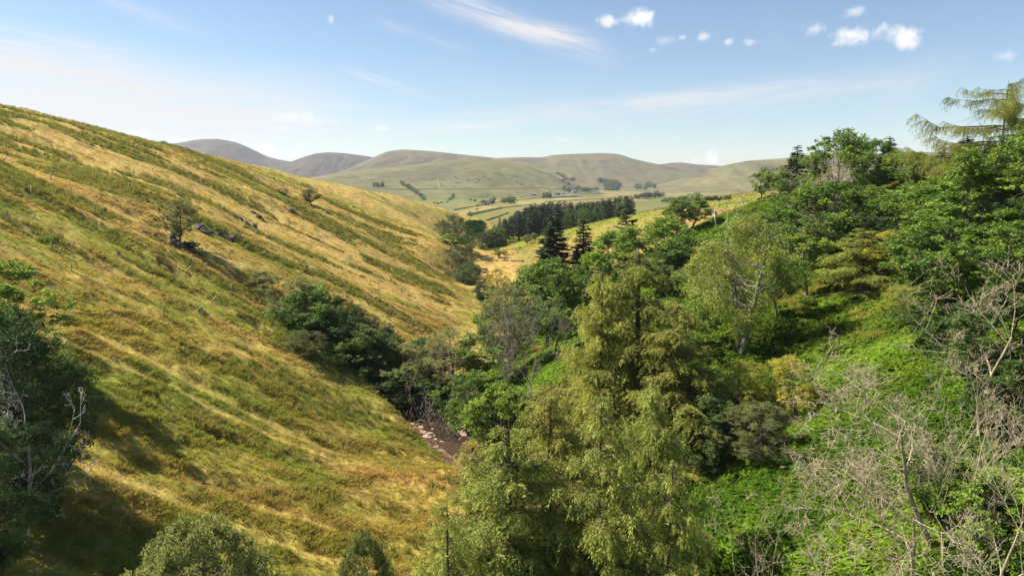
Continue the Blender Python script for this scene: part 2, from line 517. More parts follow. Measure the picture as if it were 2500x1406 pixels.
def cover(x, y):
    x = np.asarray(x, float); y = np.asarray(y, float)
    wob = (fbm(x / 40, y / 40, 3, 2) - 0.5) * 9 + (fbm(x / 9, y / 9, 8, 2) - 0.5) * 2.0
    st = fbm((y + wob) / 6.5, x / 70, 11, 3, 0.55)
    st2 = fbm((y + wob * 1.3) / 1.9, x / 30, 61, 3, 0.6)
    pt = fbm(x / 13, y / 10, 62, 4, 0.55)
    big = fbm(x / 45, y / 45, 63, 3)
    rs = fbm((y + wob) / 7.0 + 40, x / 32, 64, 4, 0.55)
    # the hillside: straw on the banks, green in the drains, wetter near the foot
    dry = .92 * smooth(0.36, 0.66, 0.40 * st + 0.40 * st2 + 0.2 * pt + 0.26 * smooth(50, 200, y) + 0.12 * (big - .5) - 0.135)
    c = lerp(lerp(GREEN, OLIVE, smooth(.35, .65, pt)), lerp(STRAW, ORANGE, smooth(.45, .68, st2)), dry)
    c = lerp(c, BROWN * 1.5, 0.35 * smooth(.57, .72, fbm(x / 6, y / 6, 66, 3)))
    far_ru = smooth(.57, .66, rs) * smooth(60, 130, y)
    c = lerp(c, RUSH * 1.7, .45 * far_ru)
    tk = tracks(x, y)
    c = lerp(c, lerp(STRAW, ORANGE, smooth(.4, .6, big)) * 1.08, .6 * tk)
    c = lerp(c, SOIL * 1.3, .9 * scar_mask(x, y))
    lm = left_mask(x, y)
    # right bank: bracken floor
    r = lerp(SOIL + BRACK * .9, BRACK * 1.6, smooth(.35, .65, pt))
    gv = smooth(.60, .70, fbm(x / 7, y / 18, 67, 3))
    r = lerp(r, lerp(OLIVE, STRAW * .8, pt), .5 * gv * smooth(60, 75, y))
    # spur and valley floor beyond the bracken: sheep-grazed straw grass
    sp = lerp(lerp(OLIVE * .72, GREEN * .85, smooth(.4, .7, fbm(x / 50, y / 50, 68, 3))), lerp(STRAW, ORANGE, pt) * .60, smooth(.44, .72, fbm(x / 28, y / 16, 69, 4)))
    sp = lerp(sp, BROWN * 1.25, .6 * smooth(.55, .7, fbm(x / 60, y / 14, 70, 4)))
    floor_ = smooth(19, 12, np.abs(x - stream_x(y) - 11 - (y - 300) * .02)) * smooth(230, 265, y) * smooth(400, 360, y)
    sp = lerp(sp, GREEN * .8, .75 * smooth(45, 20, x - stream_x(y)) * smooth(290, 320, y))
    sp = lerp(sp, lerp(ORANGE * .85, STRAW * .8, pt), floor_)
    r = lerp(r, sp, smooth(205, 235, y + 0.25 * (x - 60)))
    band = smooth(13, 8, np.abs(x - stream_x(y))) * smooth(128, 142, y) * smooth(262, 240, y)
    r = lerp(r, lerp(OLIVE * .9, STRAW * .8, pt), band)
    out = lerp(r, c, lm)
    # gravelly banks
    ds = np.abs(x - stream_x(y)) / np.interp(y, (120, 150), (1.0, .38))
    bank = smooth(6.8, 4.4, ds + (fbm(x / 2, y / 2, 71, 3) - .5) * 5) * smooth(165, 138, y)
    out = lerp(out, np.array((.20, .125, .085)), bank)
    # far valley floor: pasture
    fv = smooth(600, 700, y)
    pf = lerp(np.array((.17, .19, .05)), np.array((.24, .21, .075)), smooth(.4, .6, fbm(x / 160, y / 260, 72, 4)))
    out = lerp(out, pf, fv)
    return out

# ---------------------------------------------------------------- ground sheet: one mesh from the foot of the drone's view to the horizon
M_GROUND = ground_mat('grassland')
NY, NX = 560, 520
ys = np.exp(np.linspace(math.log(24.0), math.log(9000.0), NY))
ss = np.linspace(-1.04, 1.04, NX)
GY = np.repeat(ys[:, None], NX, 1)
GX = ss[None, :] * GY
GZ = H(GX, GY)
idx = np.arange(NY * NX).reshape(NY, NX)
quads = np.stack([idx[:-1, :-1], idx[:-1, 1:], idx[1:, 1:], idx[1:, :-1]], -1).reshape(-1, 4)
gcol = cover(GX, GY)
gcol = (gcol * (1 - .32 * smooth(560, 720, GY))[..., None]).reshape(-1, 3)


def poly_mask(px, py, poly):
    inside = np.zeros(px.shape, bool); n = len(poly)
    for i in range(n):
        (x0, y0), (x1, y1) = poly[i], poly[(i + 1) % n]
        c = ((y0 > py) != (y1 > py)) & (px < (x1 - x0) * (py - y0) / (y1 - y0 + 1e-12) + x0)
        inside ^= c
    return inside


def on_floor(px, py, z=-50.0):
    d = ray(px, py); return (d * (z / d[2]))[:2]


# walled fields on the valley floor: corners on the ground, hay-coloured or grazed
FIELDS = [(((1085, 517), (1180, 500), (1240, 487), (1330, 482), (1360, 490), (1240, 505), (1130, 530)), (.33, .29, .09)),
          (((1110, 520), (1190, 503), (1230, 507), (1120, 535)), (.42, .33, .11)),
          (((1140, 525), (1250, 506), (1290, 520), (1180, 548)), (.27, .25, .06)),
          (((1250, 497), (1400, 481), (1430, 486), (1290, 505)), (.40, .36, .13)),
          (((1330, 476), (1430, 466), (1500, 470), (1370, 483)), (.33, .32, .09)),
          (((1450, 472), (1560, 466), (1640, 470), (1480, 481)), (.36, .28, .10)),
          (((1330, 492), (1560, 478), (1580, 490), (1340, 510)), (.34, .26, .09)),
          (((1600, 474), (1700, 470), (1760, 474), (1640, 480)), (.34, .29, .10))]
fx, fy = GX.ravel(), GY.ravel()
for poly, c in FIELDS:
    w = [tuple(on_floor(*p)) for p in poly]
    m = poly_mask(fx, fy, w)
    gcol[m] = np.array(c) * .56 * (0.85 + 0.3 * fbm(fx[m] / 60, fy[m] / 90, 73, 3))[:, None]
ground = link('ground', mk_mesh('ground', np.stack([GX, GY, GZ], -1).reshape(-1, 3), [quads], M_GROUND, vcol=gcol, smooth=True))
tag(ground, kind='structure')

# ---------------------------------------------------------------- fells beyond
M_FELL = ground_mat('fell_grass', fine=0.8, scales=(0.02, 0.006), bump=0.5, bdist=12.0)


def fell(name, line, D, depth, seed, c0, c1, foot=-58.0, gully_amp=22.0, curve=0.45):
    pts = np.array([at(px, py, D) for px, py in line])
    n, mrows, back = 220, 76, 8
    s = np.linspace(0, 1, n)
    arc = np.concatenate(([0], np.cumsum(np.hypot(*np.diff(pts[:, [0, 2]], axis=0).T)))); arc /= arc[-1]
    xi = np.interp(s, arc, pts[:, 0]); zi = np.interp(s, arc, pts[:, 2])
    k = np.hanning(13); k /= k.sum()
    zp = np.concatenate([np.full(6, zi[0]), zi, np.full(6, zi[-1])]); zi = np.convolve(zp, k, 'valid')
    rows_v = np.concatenate([-np.linspace(0.5, 0.02, back), np.linspace(0, 1, mrows)])
    Vv, Xi = np.meshgrid(rows_v, xi, indexing='ij'); Zi = np.broadcast_to(zi, Vv.shape)
    yb = D - Vv * depth
    yb = yb + (fbm(Xi / 900, np.full_like(Xi, seed), seed, 3) - .5) * depth * .5 * np.clip(Vv, 0, 1)
    f = np.clip(Vv, 0, 1)
    prof = 1 - (curve * f + (1 - curve) * f * f * (3 - 2 * f))
    prof = np.where(Vv < 0, 1 - 1.6 * np.abs(Vv) ** 1.4, prof)
    Z = foot + (Zi - foot) * prof
    g = fbm(Xi / 240 + 3 * (fbm(Xi / 700, yb / 700, seed + 5, 2) - .5), yb / 900, seed + 2, 5, .55)
    r = 1 - np.abs(g * 2 - 1) * 2
    env = np.sin(np.pi * np.clip(f * 1.05, 0, 1)) ** 0.8 * np.clip((Zi - foot) / 120, 0, 1)
    Z = Z - gully_amp * np.clip(r, 0, 1) * env + (fbm(Xi / 300, yb / 300, seed + 9, 4) - .5) * gully_amp * 1.2 * env
    V = np.stack([Xi, yb, Z], -1).reshape(-1, 3)
    ii = np.arange(V.shape[0]).reshape(Vv.shape)
    q = np.stack([ii[:-1, :-1], ii[1:, :-1], ii[1:, 1:], ii[:-1, 1:]], -1).reshape(-1, 4)
    t1 = smooth(.35, .65, fbm(Xi / 260, yb / 400, seed + 20, 5)); t2 = smooth(.5, .7, fbm(Xi / 140, yb / 220, seed + 21, 5)) * smooth(.75, .2, f)
    c = lerp(np.array(c0), np.array(c1), t1)
    c = lerp(c, np.array((.14, .10, .075)), .65 * t2)
    c = lerp(c, np.array((.10, .13, .04)), .5 * smooth(.55, .7, fbm(Xi / 90, yb / 300, seed + 22, 4)) * f)
    c = c * np.array((.56, .57, .60))
    o = link(name, mk_mesh(name, V, [q], M_FELL, vcol=c.reshape(-1, 3), smooth=True))
    tag(o, kind='structure')
    return o, pts


GR0, GR1 = (.215, .20, .085), (.265, .225, .095)
fell('fell', [(120, 420), (300, 372), (400, 352), (440, 349), (480, 341), (530, 339), (575, 347), (610, 362), (650, 382), (680, 390), (712, 395), (780, 412), (900, 440)], 6400, 1500, 101, (.155, .14, .075), (.13, .108, .08))
fell('fell', [(560, 450), (640, 418), (700, 399), (740, 384), (770, 375), (800, 372), (850, 375), (910, 384), (980, 400), (1060, 425)], 5600, 1200, 102, (.14, .108, .08), (.105, .082, .072))
fell('fell', [(780, 440), (850, 412), (912, 384), (945, 370), (985, 365), (1060, 370), (1150, 380), (1210, 386), (1300, 400), (1400, 430)], 5000, 1200, 103, (.20, .165, .08), (.21, .15, .09))
fell('fell', [(1080, 430), (1150, 398), (1215, 386), (1270, 384), (1325, 385), (1345, 379), (1400, 376), (1470, 374), (1510, 376), (1545, 388), (1590, 398), (1640, 408), (1740, 430)], 4600, 1500, 104, GR0, (.215, .17, .09), gully_amp=9)
fell('fell', [(1480, 430), (1590, 404), (1640, 398), (1665, 397), (1700, 402), (1760, 405), (1850, 420), (1950, 440)], 5700, 1300, 105, (.19, .15, .08), (.18, .125, .08))
fell('fell', [(1470, 470), (1560, 461), (1620, 450), (1700, 428), (1760, 406), (1820, 393), (1870, 390), (1930, 385), (2000, 381), (2100, 376), (2250, 371), (2500, 380), (2800, 400)], 3300, 900, 106, GR0, GR1, gully_amp=14)
fell('fell', [(500, 480), (640, 452), (770, 431), (900, 413), (1000, 403), (1080, 393), (1150, 387), (1180, 387), (1230, 394), (1290, 407), (1340, 424), (1390, 446), (1450, 466)], 3000, 1150, 107, (.245, .225, .09), (.215, .195, .085), gully_amp=8, curve=.6)

# ---------------------------------------------------------------- stream
sy = np.linspace(30, 158, 200)
sxx, szz = stream_x(sy), stream_z(sy)
k = np.hanning(9); k /= k.sum()
sxx = np.convolve(np.pad(sxx, 4, 'edge'), k, 'valid')
cols = np.linspace(-1, 1, 7)
wv = np.interp(sy, (120, 150), (1.0, .3)) * (3.0 + 1.0 * (fbm(sy / 9, sy * 0, 81, 2) - .5))
SX = sxx[:, None] + cols * wv[:, None]; SYY = np.repeat(sy[:, None], 7, 1); SZ = np.repeat((szz - 0.16)[:, None], 7, 1)
ii = np.arange(SX.size).reshape(SX.shape)
m, N, L = _mat('stream_water')
p = N.new('ShaderNodeBsdfPrincipled'); p.inputs['Base Color'].default_value = (.06, .04, .024, 1); p.inputs['Roughness'].default_value = .06; p.inputs['IOR'].default_value = 1.33
n = N.new('ShaderNodeTexNoise'); n.inputs['Scale'].default_value = 2.2; n.inputs['Detail'].default_value = 4
g = N.new('ShaderNodeNewGeometry'); L.new(g.outputs['Position'], n.inputs['Vector'])
b = N.new('ShaderNodeBump'); b.inputs['Strength'].default_value = .9; b.inputs['Distance'].default_value = .25
L.new(n.outputs['Fac'], b.inputs['Height']); L.new(b.outputs[0], p.inputs['Normal'])
o = N.new('ShaderNodeOutputMaterial'); L.new(p.outputs[0], o.inputs[0])
tag(link('stream', mk_mesh('stream', np.stack([SX, SYY, SZ], -1).reshape(-1, 3), [np.stack([ii[:-1, :-1], ii[:-1, 1:], ii[1:, 1:], ii[1:, :-1]], -1).reshape(-1, 4)], m, smooth=True)), kind='structure')

# ---------------------------------------------------------------- the air
HAZE_DENSITY = 4.4e-5
hv = np.array([(x, y, z) for x in (-9500, 9500) for y in (-300, 9060) for z in (-75, 392)], float)
hm, N, L = _mat('air')
p = N.new('ShaderNodeVolumePrincipled'); p.inputs['Density'].default_value = HAZE_DENSITY; p.inputs['Color'].default_value = (.80, .88, 1.0, 1); p.inputs['Anisotropy'].default_value = 0.1
o = N.new('ShaderNodeOutputMaterial'); L.new(p.outputs[0], o.inputs['Volume'])
tag(link('haze', mk_mesh('haze', hv, [np.array([(0, 1, 3, 2), (4, 6, 7, 5), (0, 4, 5, 1), (2, 3, 7, 6), (0, 2, 6, 4), (1, 5, 7, 3)])], hm)), kind='stuff')

# ---------------------------------------------------------------- plant builders (each returns arrays; meshes are shared by the copies)
def unit(v):
    v = np.asarray(v, float)
    return v / np.maximum(np.linalg.norm(v, axis=-1, keepdims=True), 1e-9)


class Wood:
    """limbs and twigs: tapered round segments, all built in one go"""
    def __init__(self): self.a, self.b, self.ra, self.rb = [], [], [], []

    def path(self, pts, radii):
        for i in range(len(pts) - 1):
            self.a.append(pts[i]); self.b.append(pts[i + 1]); self.ra.append(radii[i]); self.rb.append(radii[i + 1])

    def arrays(self, sides=5, thin=0.03):
        A, B = np.array(self.a, float), np.array(self.b, float)
        ra, rb = np.array(self.ra, float), np.array(self.rb, float)
        Vs, Fs, off = [], [], 0
        for sel, n in ((ra >= thin, sides), (ra < thin, 3)):
            if not sel.any(): continue
            a, b, r0, r1 = A[sel], B[sel], ra[sel], rb[sel]
            d = unit(b - a)
            ref = np.where(np.abs(d[:, 2:3]) > .9, np.array([[1., 0, 0]]), np.array([[0, 0, 1.]]))
            u = unit(np.cross(d, ref)); w = np.cross(d, u)
            th = np.arange(n) * 2 * np.pi / n
            ring = u[:, None] * np.cos(th)[None, :, None] + w[:, None] * np.sin(th)[None, :, None]
            b2 = b + d * (r1[:, None] * 0.3)
            V = np.concatenate([a[:, None] + ring * r0[:, None, None], b2[:, None] + ring * r1[:, None, None]], 1).reshape(-1, 3)
            base = np.arange(len(a))[:, None] * (2 * n) + off
            i = np.arange(n); j = (i + 1) % n
            F = np.stack([base + i, base + j, base + j + n, base + i + n], -1).reshape(-1, 4)
            Vs.append(V); Fs.append(F); off += len(V)
        return np.concatenate(Vs), np.concatenate(Fs)


def cards(P, D, Nn, ln, wd, kink=0.0):
    """rhombic leaves at P along D"""
    D = unit(D); Sd = unit(np.cross(D, Nn)); up = np.cross(Sd, D)
    ln = np.broadcast_to(np.asarray(ln, float), (len(P),))[:, None]; wd = np.broadcast_to(np.asarray(wd, float), (len(P),))[:, None]
    mid = P + D * ln * .45 + up * kink * ln
    V = np.stack([P, mid + Sd * wd * .5, P + D * ln, mid - Sd * wd * .5], 1).reshape(-1, 3)
    return V, np.arange(len(V)).reshape(-1, 4)


def rdir(rng, n): return unit(rng.normal(size=(n, 3)))


def curve_pts(p0, p1, n, rng, sag=0.0, wob=0.06):
    t = np.linspace(0, 1, n)[:, None]
    p0, p1 = np.asarray(p0, float), np.asarray(p1, float)
    L_ = np.linalg.norm(p1 - p0)
    P = p0 + (p1 - p0) * t
    P[:, 2] += (-sag * L_ * np.sin(np.pi * t[:, 0]))
    P[1:-1] += rng.normal(size=(n - 2, 3)) * wob * L_
    return P


def trunk_path(rng, h, r, n=8, lean=(0, 0), wob=.02):
    z = np.linspace(0, h, n)
    P = np.stack([lean[0] * z / h * h * .1 + np.cumsum(rng.normal(size=n) * wob * h / n), lean[1] * z * .1 + np.cumsum(rng.normal(size=n) * wob * h / n), z], 1)
    P -= np.array([P[0, 0], P[0, 1], 0]); P[0, 2] = -0.6
    rad = r * (1 - z / h) ** .75 + .02; rad[0] *= 1.35
    return P, rad


def broadleaf(seed, h=14., w=9., base=.22, clumps=80, leaves=13000, ln=.30, wd=.17, clump_r=.85, flat=.95, point=.55, bare=0.0, hang=0.0, narrow=.42, stems=1, tw=0):
    rng = np.random.default_rng(seed)
    wood = Wood(); tip = h * .9
    trunks = []
    for s in range(stems):
        P, rad = trunk_path(rng, tip * rng.uniform(.85, 1), h * .011 + .04, lean=rng.normal(size=2) * (.5 if stems == 1 else .8), wob=.05)
        wood.path(P, rad); trunks.append((P, rad))
    # crown envelope: radius against height, with lobes
    zc = base * h
    C, n = [], 0
    lob = rng.uniform(0, 6.28, 4)
    while len(C) < clumps:
        z = rng.uniform(0, 1); az = rng.uniform(0, 6.283)
        prof = (z / narrow) ** point if z < narrow else (max(0., 1 - ((z - narrow) / (1 - narrow)) ** 1.9)) ** .6
        lobes = 1 + .22 * math.sin(2 * az + lob[0] + z * 3) + .16 * math.sin(3 * az + lob[1] - z * 5) + .10 * math.sin(5 * az + lob[2])
        r = w * .5 * prof * lobes * rng.uniform(.25, 1) ** .45
        C.append((r * math.cos(az), r * math.sin(az), zc + z * (h * .97 - zc)))
    C = np.array(C)
    V, Dv, Nv, att, T = [], [], [], [], []
    dead = rng.uniform(size=clumps) < bare
    for i, c in enumerate(C):
        P, rad = trunks[i % len(trunks)]
        hr = math.hypot(c[0], c[1])
        zt = np.clip(c[2] - hr * rng.uniform(.45, 1.0), zc * .55, tip * .93)
        k = np.interp(zt, P[:, 2], np.arange(len(P))); k0 = int(min(k, len(P) - 2)); p0 = P[k0] + (P[k0 + 1] - P[k0]) * (k - k0)
        r0 = np.interp(zt, P[:, 2], rad) * .5
        path = curve_pts(p0, c, 6, rng, sag=.08, wob=.045)
        wood.path(path, np.linspace(np.clip(r0, .03, .07), .014, 6))
        R_ = clump_r * rng.uniform(.65, 1.35)
        for _ in range(3 + tw + (10 if dead[i] else 0)):
            q = c + rdir(rng, 1)[0] * R_ * np.array([1, 1, .8]) * rng.uniform(.7, 1.35) + np.array([0, 0, .15 * R_])
            wood.path(curve_pts(path[rng.integers(3, 6)], q, 4, rng, wob=.1), np.linspace(.022, .009, 4))
        if dead[i]: continue
        m = int(leaves / clumps * rng.uniform(.6, 1.5) * (R_ / clump_r) ** 1.5)
        # several leaf sprays inside a clump: gaps between them
        ns = max(4, m // 26)
        sp = rdir(rng, ns) * (rng.uniform(size=(ns, 1)) ** .4) * R_ * np.array([1, 1, flat]); sp[:, 2] += .05 * R_
        w_ = sp[rng.integers(0, ns, m)]
        d = rng.normal(size=(m, 3)) * R_ * .17
        off = w_ + d * np.array([1, 1, .7])
        if hang:
            down = rng.exponential(hang, m)
            off[:, 2] -= down * (rng.uniform(size=m) < .75)
        V.append(c + off)
        o = unit(off + np.array([0, 0, .2]))
        Dv.append(o * .7 + rng.normal(size=(m, 3)) * .55 + np.array([0, 0, -.25 - (1.4 if hang else 0)]))
        Nv.append(o * .8 + rng.normal(size=(m, 3)) * .55 + np.array([0, 0, .5]))
        att.append(np.clip(.5 + rng.normal() * .22 + rng.normal(size=m) * .22, 0, 1))
    V, Dv, Nv, att = map(np.concatenate, (V, Dv, Nv, att))
    s = rng.uniform(.6, 1.25, len(V))
    LV, LF = cards(V, Dv, Nv, ln * s, wd * s, .12)
    WV, WF = wood.arrays()
    return (WV, WF), (LV, LF, att)


def larch(seed, h=20., rmax=5.2, start=.10, dens=1.0, tuft=.135, droop=.5, power=.8, one_side=None, bare=0.0, step=1.0):
    rng = np.random.default_rng(seed)
    wood = Wood()
    P, rad = trunk_path(rng, h, h * .010 + .05, n=12, wob=.015)
    rad = rad * np.linspace(1, .7, 12); wood.path(P, rad)
    TP, TD, att = [], [], []
    z = start * h
    while z < h * .985:
        rel = z / h
        for b in range(rng.integers(2, 5) if rel < .9 else 3):
            az = rng.uniform(0, 6.283)
            L_ = rmax * (max(0.02, 1 - rel)) ** power * rng.uniform(.55, 1.12) + .25
            if rel < .25: L_ *= .6 + rel * 1.6
            if one_side is not None: L_ *= .55 + .75 * max(0, math.cos(az - one_side))
            dirh = np.array([math.cos(az), math.sin(az), 0]); n = 8
            t = np.linspace(0, 1, n)
            rise = (.35 * rel - .05 + rng.normal() * .10)
            zz = z + L_ * (rise * t - droop * .55 * np.sin(np.pi * t * .8) * t + .34 * droop * t ** 3)
            p0 = np.array([np.interp(z, P[:, 2], P[:, 0]), np.interp(z, P[:, 2], P[:, 1]), 0])
            sw = rng.normal() * .12
            perp = np.array([-dirh[1], dirh[0], 0])
            path = p0 + dirh * (L_ * t)[:, None] + perp * (sw * L_ * t ** 2)[:, None]; path[:, 2] = zz
            path[1:] += rng.normal(size=(n - 1, 3)) * .03 * L_ * .4
            wood.path(path, np.linspace(.018 + .010 * L_, .010, n))
            is_bare = rng.uniform() < bare
            tone = rng.normal() * .2
            nb = max(5, int(L_ * 14.0 * dens))
            for s in np.sort(rng.uniform(.03, 1, nb)):
                q = np.array([np.interp(s, t, path[:, k]) for k in range(3)])
                side = rng.choice((-1, 1)); l2 = (.16 + .28 * (1 - abs(s - .45))) * L_ * rng.uniform(.3, 1.0) * .62 + .15
                d2 = unit(perp * side * rng.uniform(.5, 1.) + dirh * rng.uniform(.4, 1.1) + np.array([0, 0, rng.uniform(-.15, .15)]))
                m = max(2, int(l2 / .28))
                tt = np.linspace(0, 1, m + 1)[1:]
                sub = q + d2 * (l2 * tt)[:, None]; sub[:, 2] -= .32 * l2 * tt ** 2 * (1 + droop)
                wood.path(np.vstack([q, sub[-1:]]), (.010, .006))
                if is_bare: continue
                for e in np.vstack([q, sub]):               # hanging sprays with needle tufts all along them
                    hl = rng.uniform(.2, .95) * (1 if rng.uniform() < .8 else 1.6) * (.4 + .6 * min(1, L_ / 3))
                    k = max(3, int(hl / (.048)))
                    u = rng.uniform(0, 1, k)[:, None]
                    hd = unit(np.array([rng.normal() * .28, rng.normal() * .28, -1]) + d2 * .35)
                    TP.append(e + hd * hl * u + rng.normal(size=(k, 3)) * .03)
                    TD.append(hd * 1.1 + rng.normal(size=(k, 3)) * .42)
                    att.append(np.clip(.5 + tone + rng.normal(size=k) * .2 + .15 * (s - .5), 0, 1))
                k = max(4, int(l2 / .05))
                u = rng.uniform(0, 1, k)[:, None]
                TP.append(q + d2 * l2 * u - np.array([0, 0, .32 * l2 * (1 + droop)]) * u ** 2 + rng.normal(size=(k, 3)) * .03)
                TD.append(d2 * .8 + rng.normal(size=(k, 3)) * .6 + np.array([0, 0, .25]))
                att.append(np.clip(.6 + tone + rng.normal(size=k) * .2, 0, 1))
        z += rng.uniform(.30, .60) * (1 if rel > .2 else 1.5) * h / 20 * step
    TP, TD, att = np.concatenate(TP), np.concatenate(TD), np.concatenate(att)
    n = len(TP)
    Nn = rdir(rng, n); D = unit(TD); Sd = unit(np.cross(D, Nn))
    ln = tuft * rng.uniform(.7, 1.5, n)[:, None]; wd = tuft * .32 * rng.uniform(.7, 1.3, n)[:, None]
    V = np.stack([TP - Sd * wd * .5, TP + Sd * wd * .5, TP + D * ln], 1).reshape(-1, 3)
    return wood.arrays(), (V, np.arange(len(V)).reshape(-1, 3), att)


def conifer(seed, h=18., rmax=3.6, start=.08, gap=.55, per=6, needle=.42, power=.85, droop=.25, tips=.15, ragged=.25, card_step=.20, wide=.5, crown_top=True):
    """spruce and fir: flat boughs in tiers, foliage as short flat sprays either side of each bough"""
    rng = np.random.default_rng(seed)
    wood = Wood(); P, rad = trunk_path(rng, h, h * .014 + .05, n=9, wob=.006); wood.path(P, rad)
    CPs, CD, CN, att, CL = [], [], [], [], []
    z = start * h
    while z < h * .98:
        rel = (z / h - start) / (1 - start); a0 = rng.uniform(0, 6.28); tone = rng.normal() * .15
        nb = per if rel < .8 else 4
        for b in range(nb):
            az = a0 + b * 6.283 / nb + rng.normal() * .25
            L_ = (rmax * (1 - rel) ** power) * (1 - ragged * rng.uniform()) * (rng.uniform(.5, 1) if rel < .12 else 1) + .2
            dh = np.array([math.cos(az), math.sin(az), 0]); pr = np.array([-dh[1], dh[0], 0])
            n = 5; t = np.linspace(0, 1, n)
            path = np.array([0, 0, z]) + dh * (L_ * t)[:, None]
            path[:, 2] += L_ * ((.25 * rel + .02) * t - droop * t ** 1.6 + tips * t ** 4) + rng.normal() * gap * .38
            wood.path(path, np.linspace(.016 + .007 * L_, .008, n))
            m = max(3, int(L_ / card_step))
            s = np.linspace(.10, 1.0, m) + rng.normal(size=m) * .02
            q = np.stack([np.interp(s, t, path[:, k]) for k in range(3)], 1)
            for side in (-1, 1, 0):
                if side == 0:
                    d = np.broadcast_to(dh + np.array([0, 0, -.1]), q.shape) + rng.normal(size=q.shape) * .25
                else:
                    d = dh * .75 + pr * side * .8 + rng.normal(size=q.shape) * .2 + np.array([0, 0, -.22])
                CPs.append(q); CD.append(d); CN.append(np.array([0, 0, 1.]) + rng.normal(size=q.shape) * .35)
                CL.append(needle * (.45 + .75 * np.sin(np.pi * np.clip(s * .85 + .12, 0, 1))) * rng.uniform(.7, 1.3, m) * (.6 + .4 * min(1, L_ / 2)))
                att.append(np.clip(.45 + tone + rng.normal(size=m) * .2 + .25 * (s - .5), 0, 1))
        z += gap * rng.uniform(.7, 1.3) * (1 if rel < .7 else .7) * h / 18
    CPs, CD, CN, att, CL = map(np.concatenate, (CPs, CD, CN, att, CL))
    V, Fq = cards(CPs, CD, CN, CL, CL * wide, .05)
    return wood.arrays(), (V, Fq, att)


def bare_tree(seed, h=12., r=.22, levels=4, kids=(5, 5, 5, 4), spread=.75, ratio=(.62, .5, .5, .5), up=.15, curl=.25, tip_r=.016, lean=(0., 0.), first=.3, fork=False):
    rng = np.random.default_rng(seed)
    wood = Wood()

    def grow(p, d, L_, r0, lev):
        n = 6 if lev < 2 else 4
        pts, rr = [p], [r0]; q = p.copy(); dd = d.copy()
        bend = rng.normal(size=3) * curl * .5
        for i in range(n):
            dd = unit(dd + bend / n + rng.normal(size=3) * curl * .22 + np.array([0, 0, up * (.5 if lev else .15)]) / n)
            q = q + dd * L_ / n; pts.append(q.copy()); rr.append(max(tip_r * .7, r0 * (1 - .72 * (i + 1) / n)))
        wood.path(pts, rr)
        if lev >= levels: return
        k = kids[min(lev, len(kids) - 1)]; k = max(2, int(k * rng.uniform(.75, 1.3)))
        for j in range(k):
            s = rng.uniform(first if lev == 0 else .22, 1.0) if j else .98
            i = min(int(s * n), n - 1); f = s * n - i
            b = pts[i] + (pts[i + 1] - pts[i]) * f
            br = (rr[i] + (rr[i + 1] - rr[i]) * f)
            ax = unit(pts[i + 1] - pts[i]); ran = rdir(rng, 1)[0]; side = unit(np.cross(ax, ran))
            nd = unit(ax * (1 - spread * rng.uniform(.5, 1)) + side * spread * rng.uniform(.7, 1.2) + np.array([0, 0, up]))
            grow(b, nd, L_ * ratio[min(lev, len(ratio) - 1)] * rng.uniform(.65, 1.25) * (1.1 - .35 * s), max(tip_r, br * rng.uniform(.5, .75)), lev + 1)

    base = np.array([0, 0, -.5]); d0 = unit(np.array([lean[0], lean[1], 1.]))
    if fork:
        for s_ in (-1, 1):
            grow(base, unit(d0 + np.array([.45 * s_, .1 * s_, 0])), h * .62, r * .8, 0)
    else:
        grow(base, d0, h * .62, r, 0)
    return wood.arrays(5, .035)


PROTO = {}


def height_of(V): return float(np.percentile(V[:, 2], 99.7))


def width_of(V): return float(np.percentile(V[:, 0], 97) - np.percentile(V[:, 0], 3) + np.percentile(V[:, 1], 97) - np.percentile(V[:, 1], 3)) / 2


def reg(key, wood, crown, bark, leaf):
    (WV, WF) = wood
    t = mk_mesh('trunk', WV, [WF], bark, smooth=True)
    c = None; B = WV
    if crown is not None:
        LV, LF, att = crown
        c = mk_mesh('crown', LV, [LF], leaf, fattr=att); B = LV
    PROTO[key] = (t, c, height_of(B), width_of(B))


BARK_DARK = plain_mat('bark_dark', (.055, .042, .030), (.11, .085, .06), 4, stretch=(1, 1, .3))
BARK_GREY = plain_mat('bark_grey', (.12, .10, .075), (.24, .205, .155), 5, stretch=(1, 1, .3))
BARK_PALE = plain_mat('bark_pale', (.215, .175, .105), (.45, .375, .245), 4, stretch=(1, 1, .35))
BARK_WHITE = plain_mat('bark_white', (.50, .45, .38), (.66, .60, .52), 4, stretch=(1, 1, .35))
BARK_BIRCH = plain_mat('bark_birch', (.06, .05, .04), (.30, .27, .22), 2.2, stretch=(1, 1, .6))
L_ASH = leaf_mat('ash_leaves', (0.097, 0.173, 0.027), (0.275, 0.378, 0.049))
L_BRIGHT = leaf_mat('fresh_leaves', (0.120, 0.218, 0.027), (0.278, 0.395, 0.049))
L_DARK = leaf_mat('dark_leaves', (0.051, 0.101, 0.027), (0.162, 0.231, 0.049), trans=.4)
L_GREY = leaf_mat('grey_leaves', (0.152, 0.175, 0.057), (0.328, 0.329, 0.107), trans=.38)
L_OLIVE = leaf_mat('olive_leaves', (0.241, 0.253, 0.033), (0.534, 0.491, 0.064))
L_BIRCH = leaf_mat('birch_leaves', (0.150, 0.200, 0.033), (0.371, 0.401, 0.068))
L_LARCH = leaf_mat('larch_needles', (0.189, 0.220, 0.037), (0.511, 0.532, 0.103), trans=.38, per_obj=.12)
L_LARCH2 = leaf_mat('larch_needles_olive', (0.161, 0.182, 0.031), (0.403, 0.401, 0.073), trans=.38, per_obj=.12)
L_FIR = leaf_mat('fir_needles', (0.035, 0.057, 0.024), (0.098, 0.120, 0.038), trans=.12, per_obj=.15)
L_SPRUCE = leaf_mat('spruce_needles', (0.018, 0.038, 0.018), (0.057, 0.084, 0.034), trans=.15, per_obj=.35)
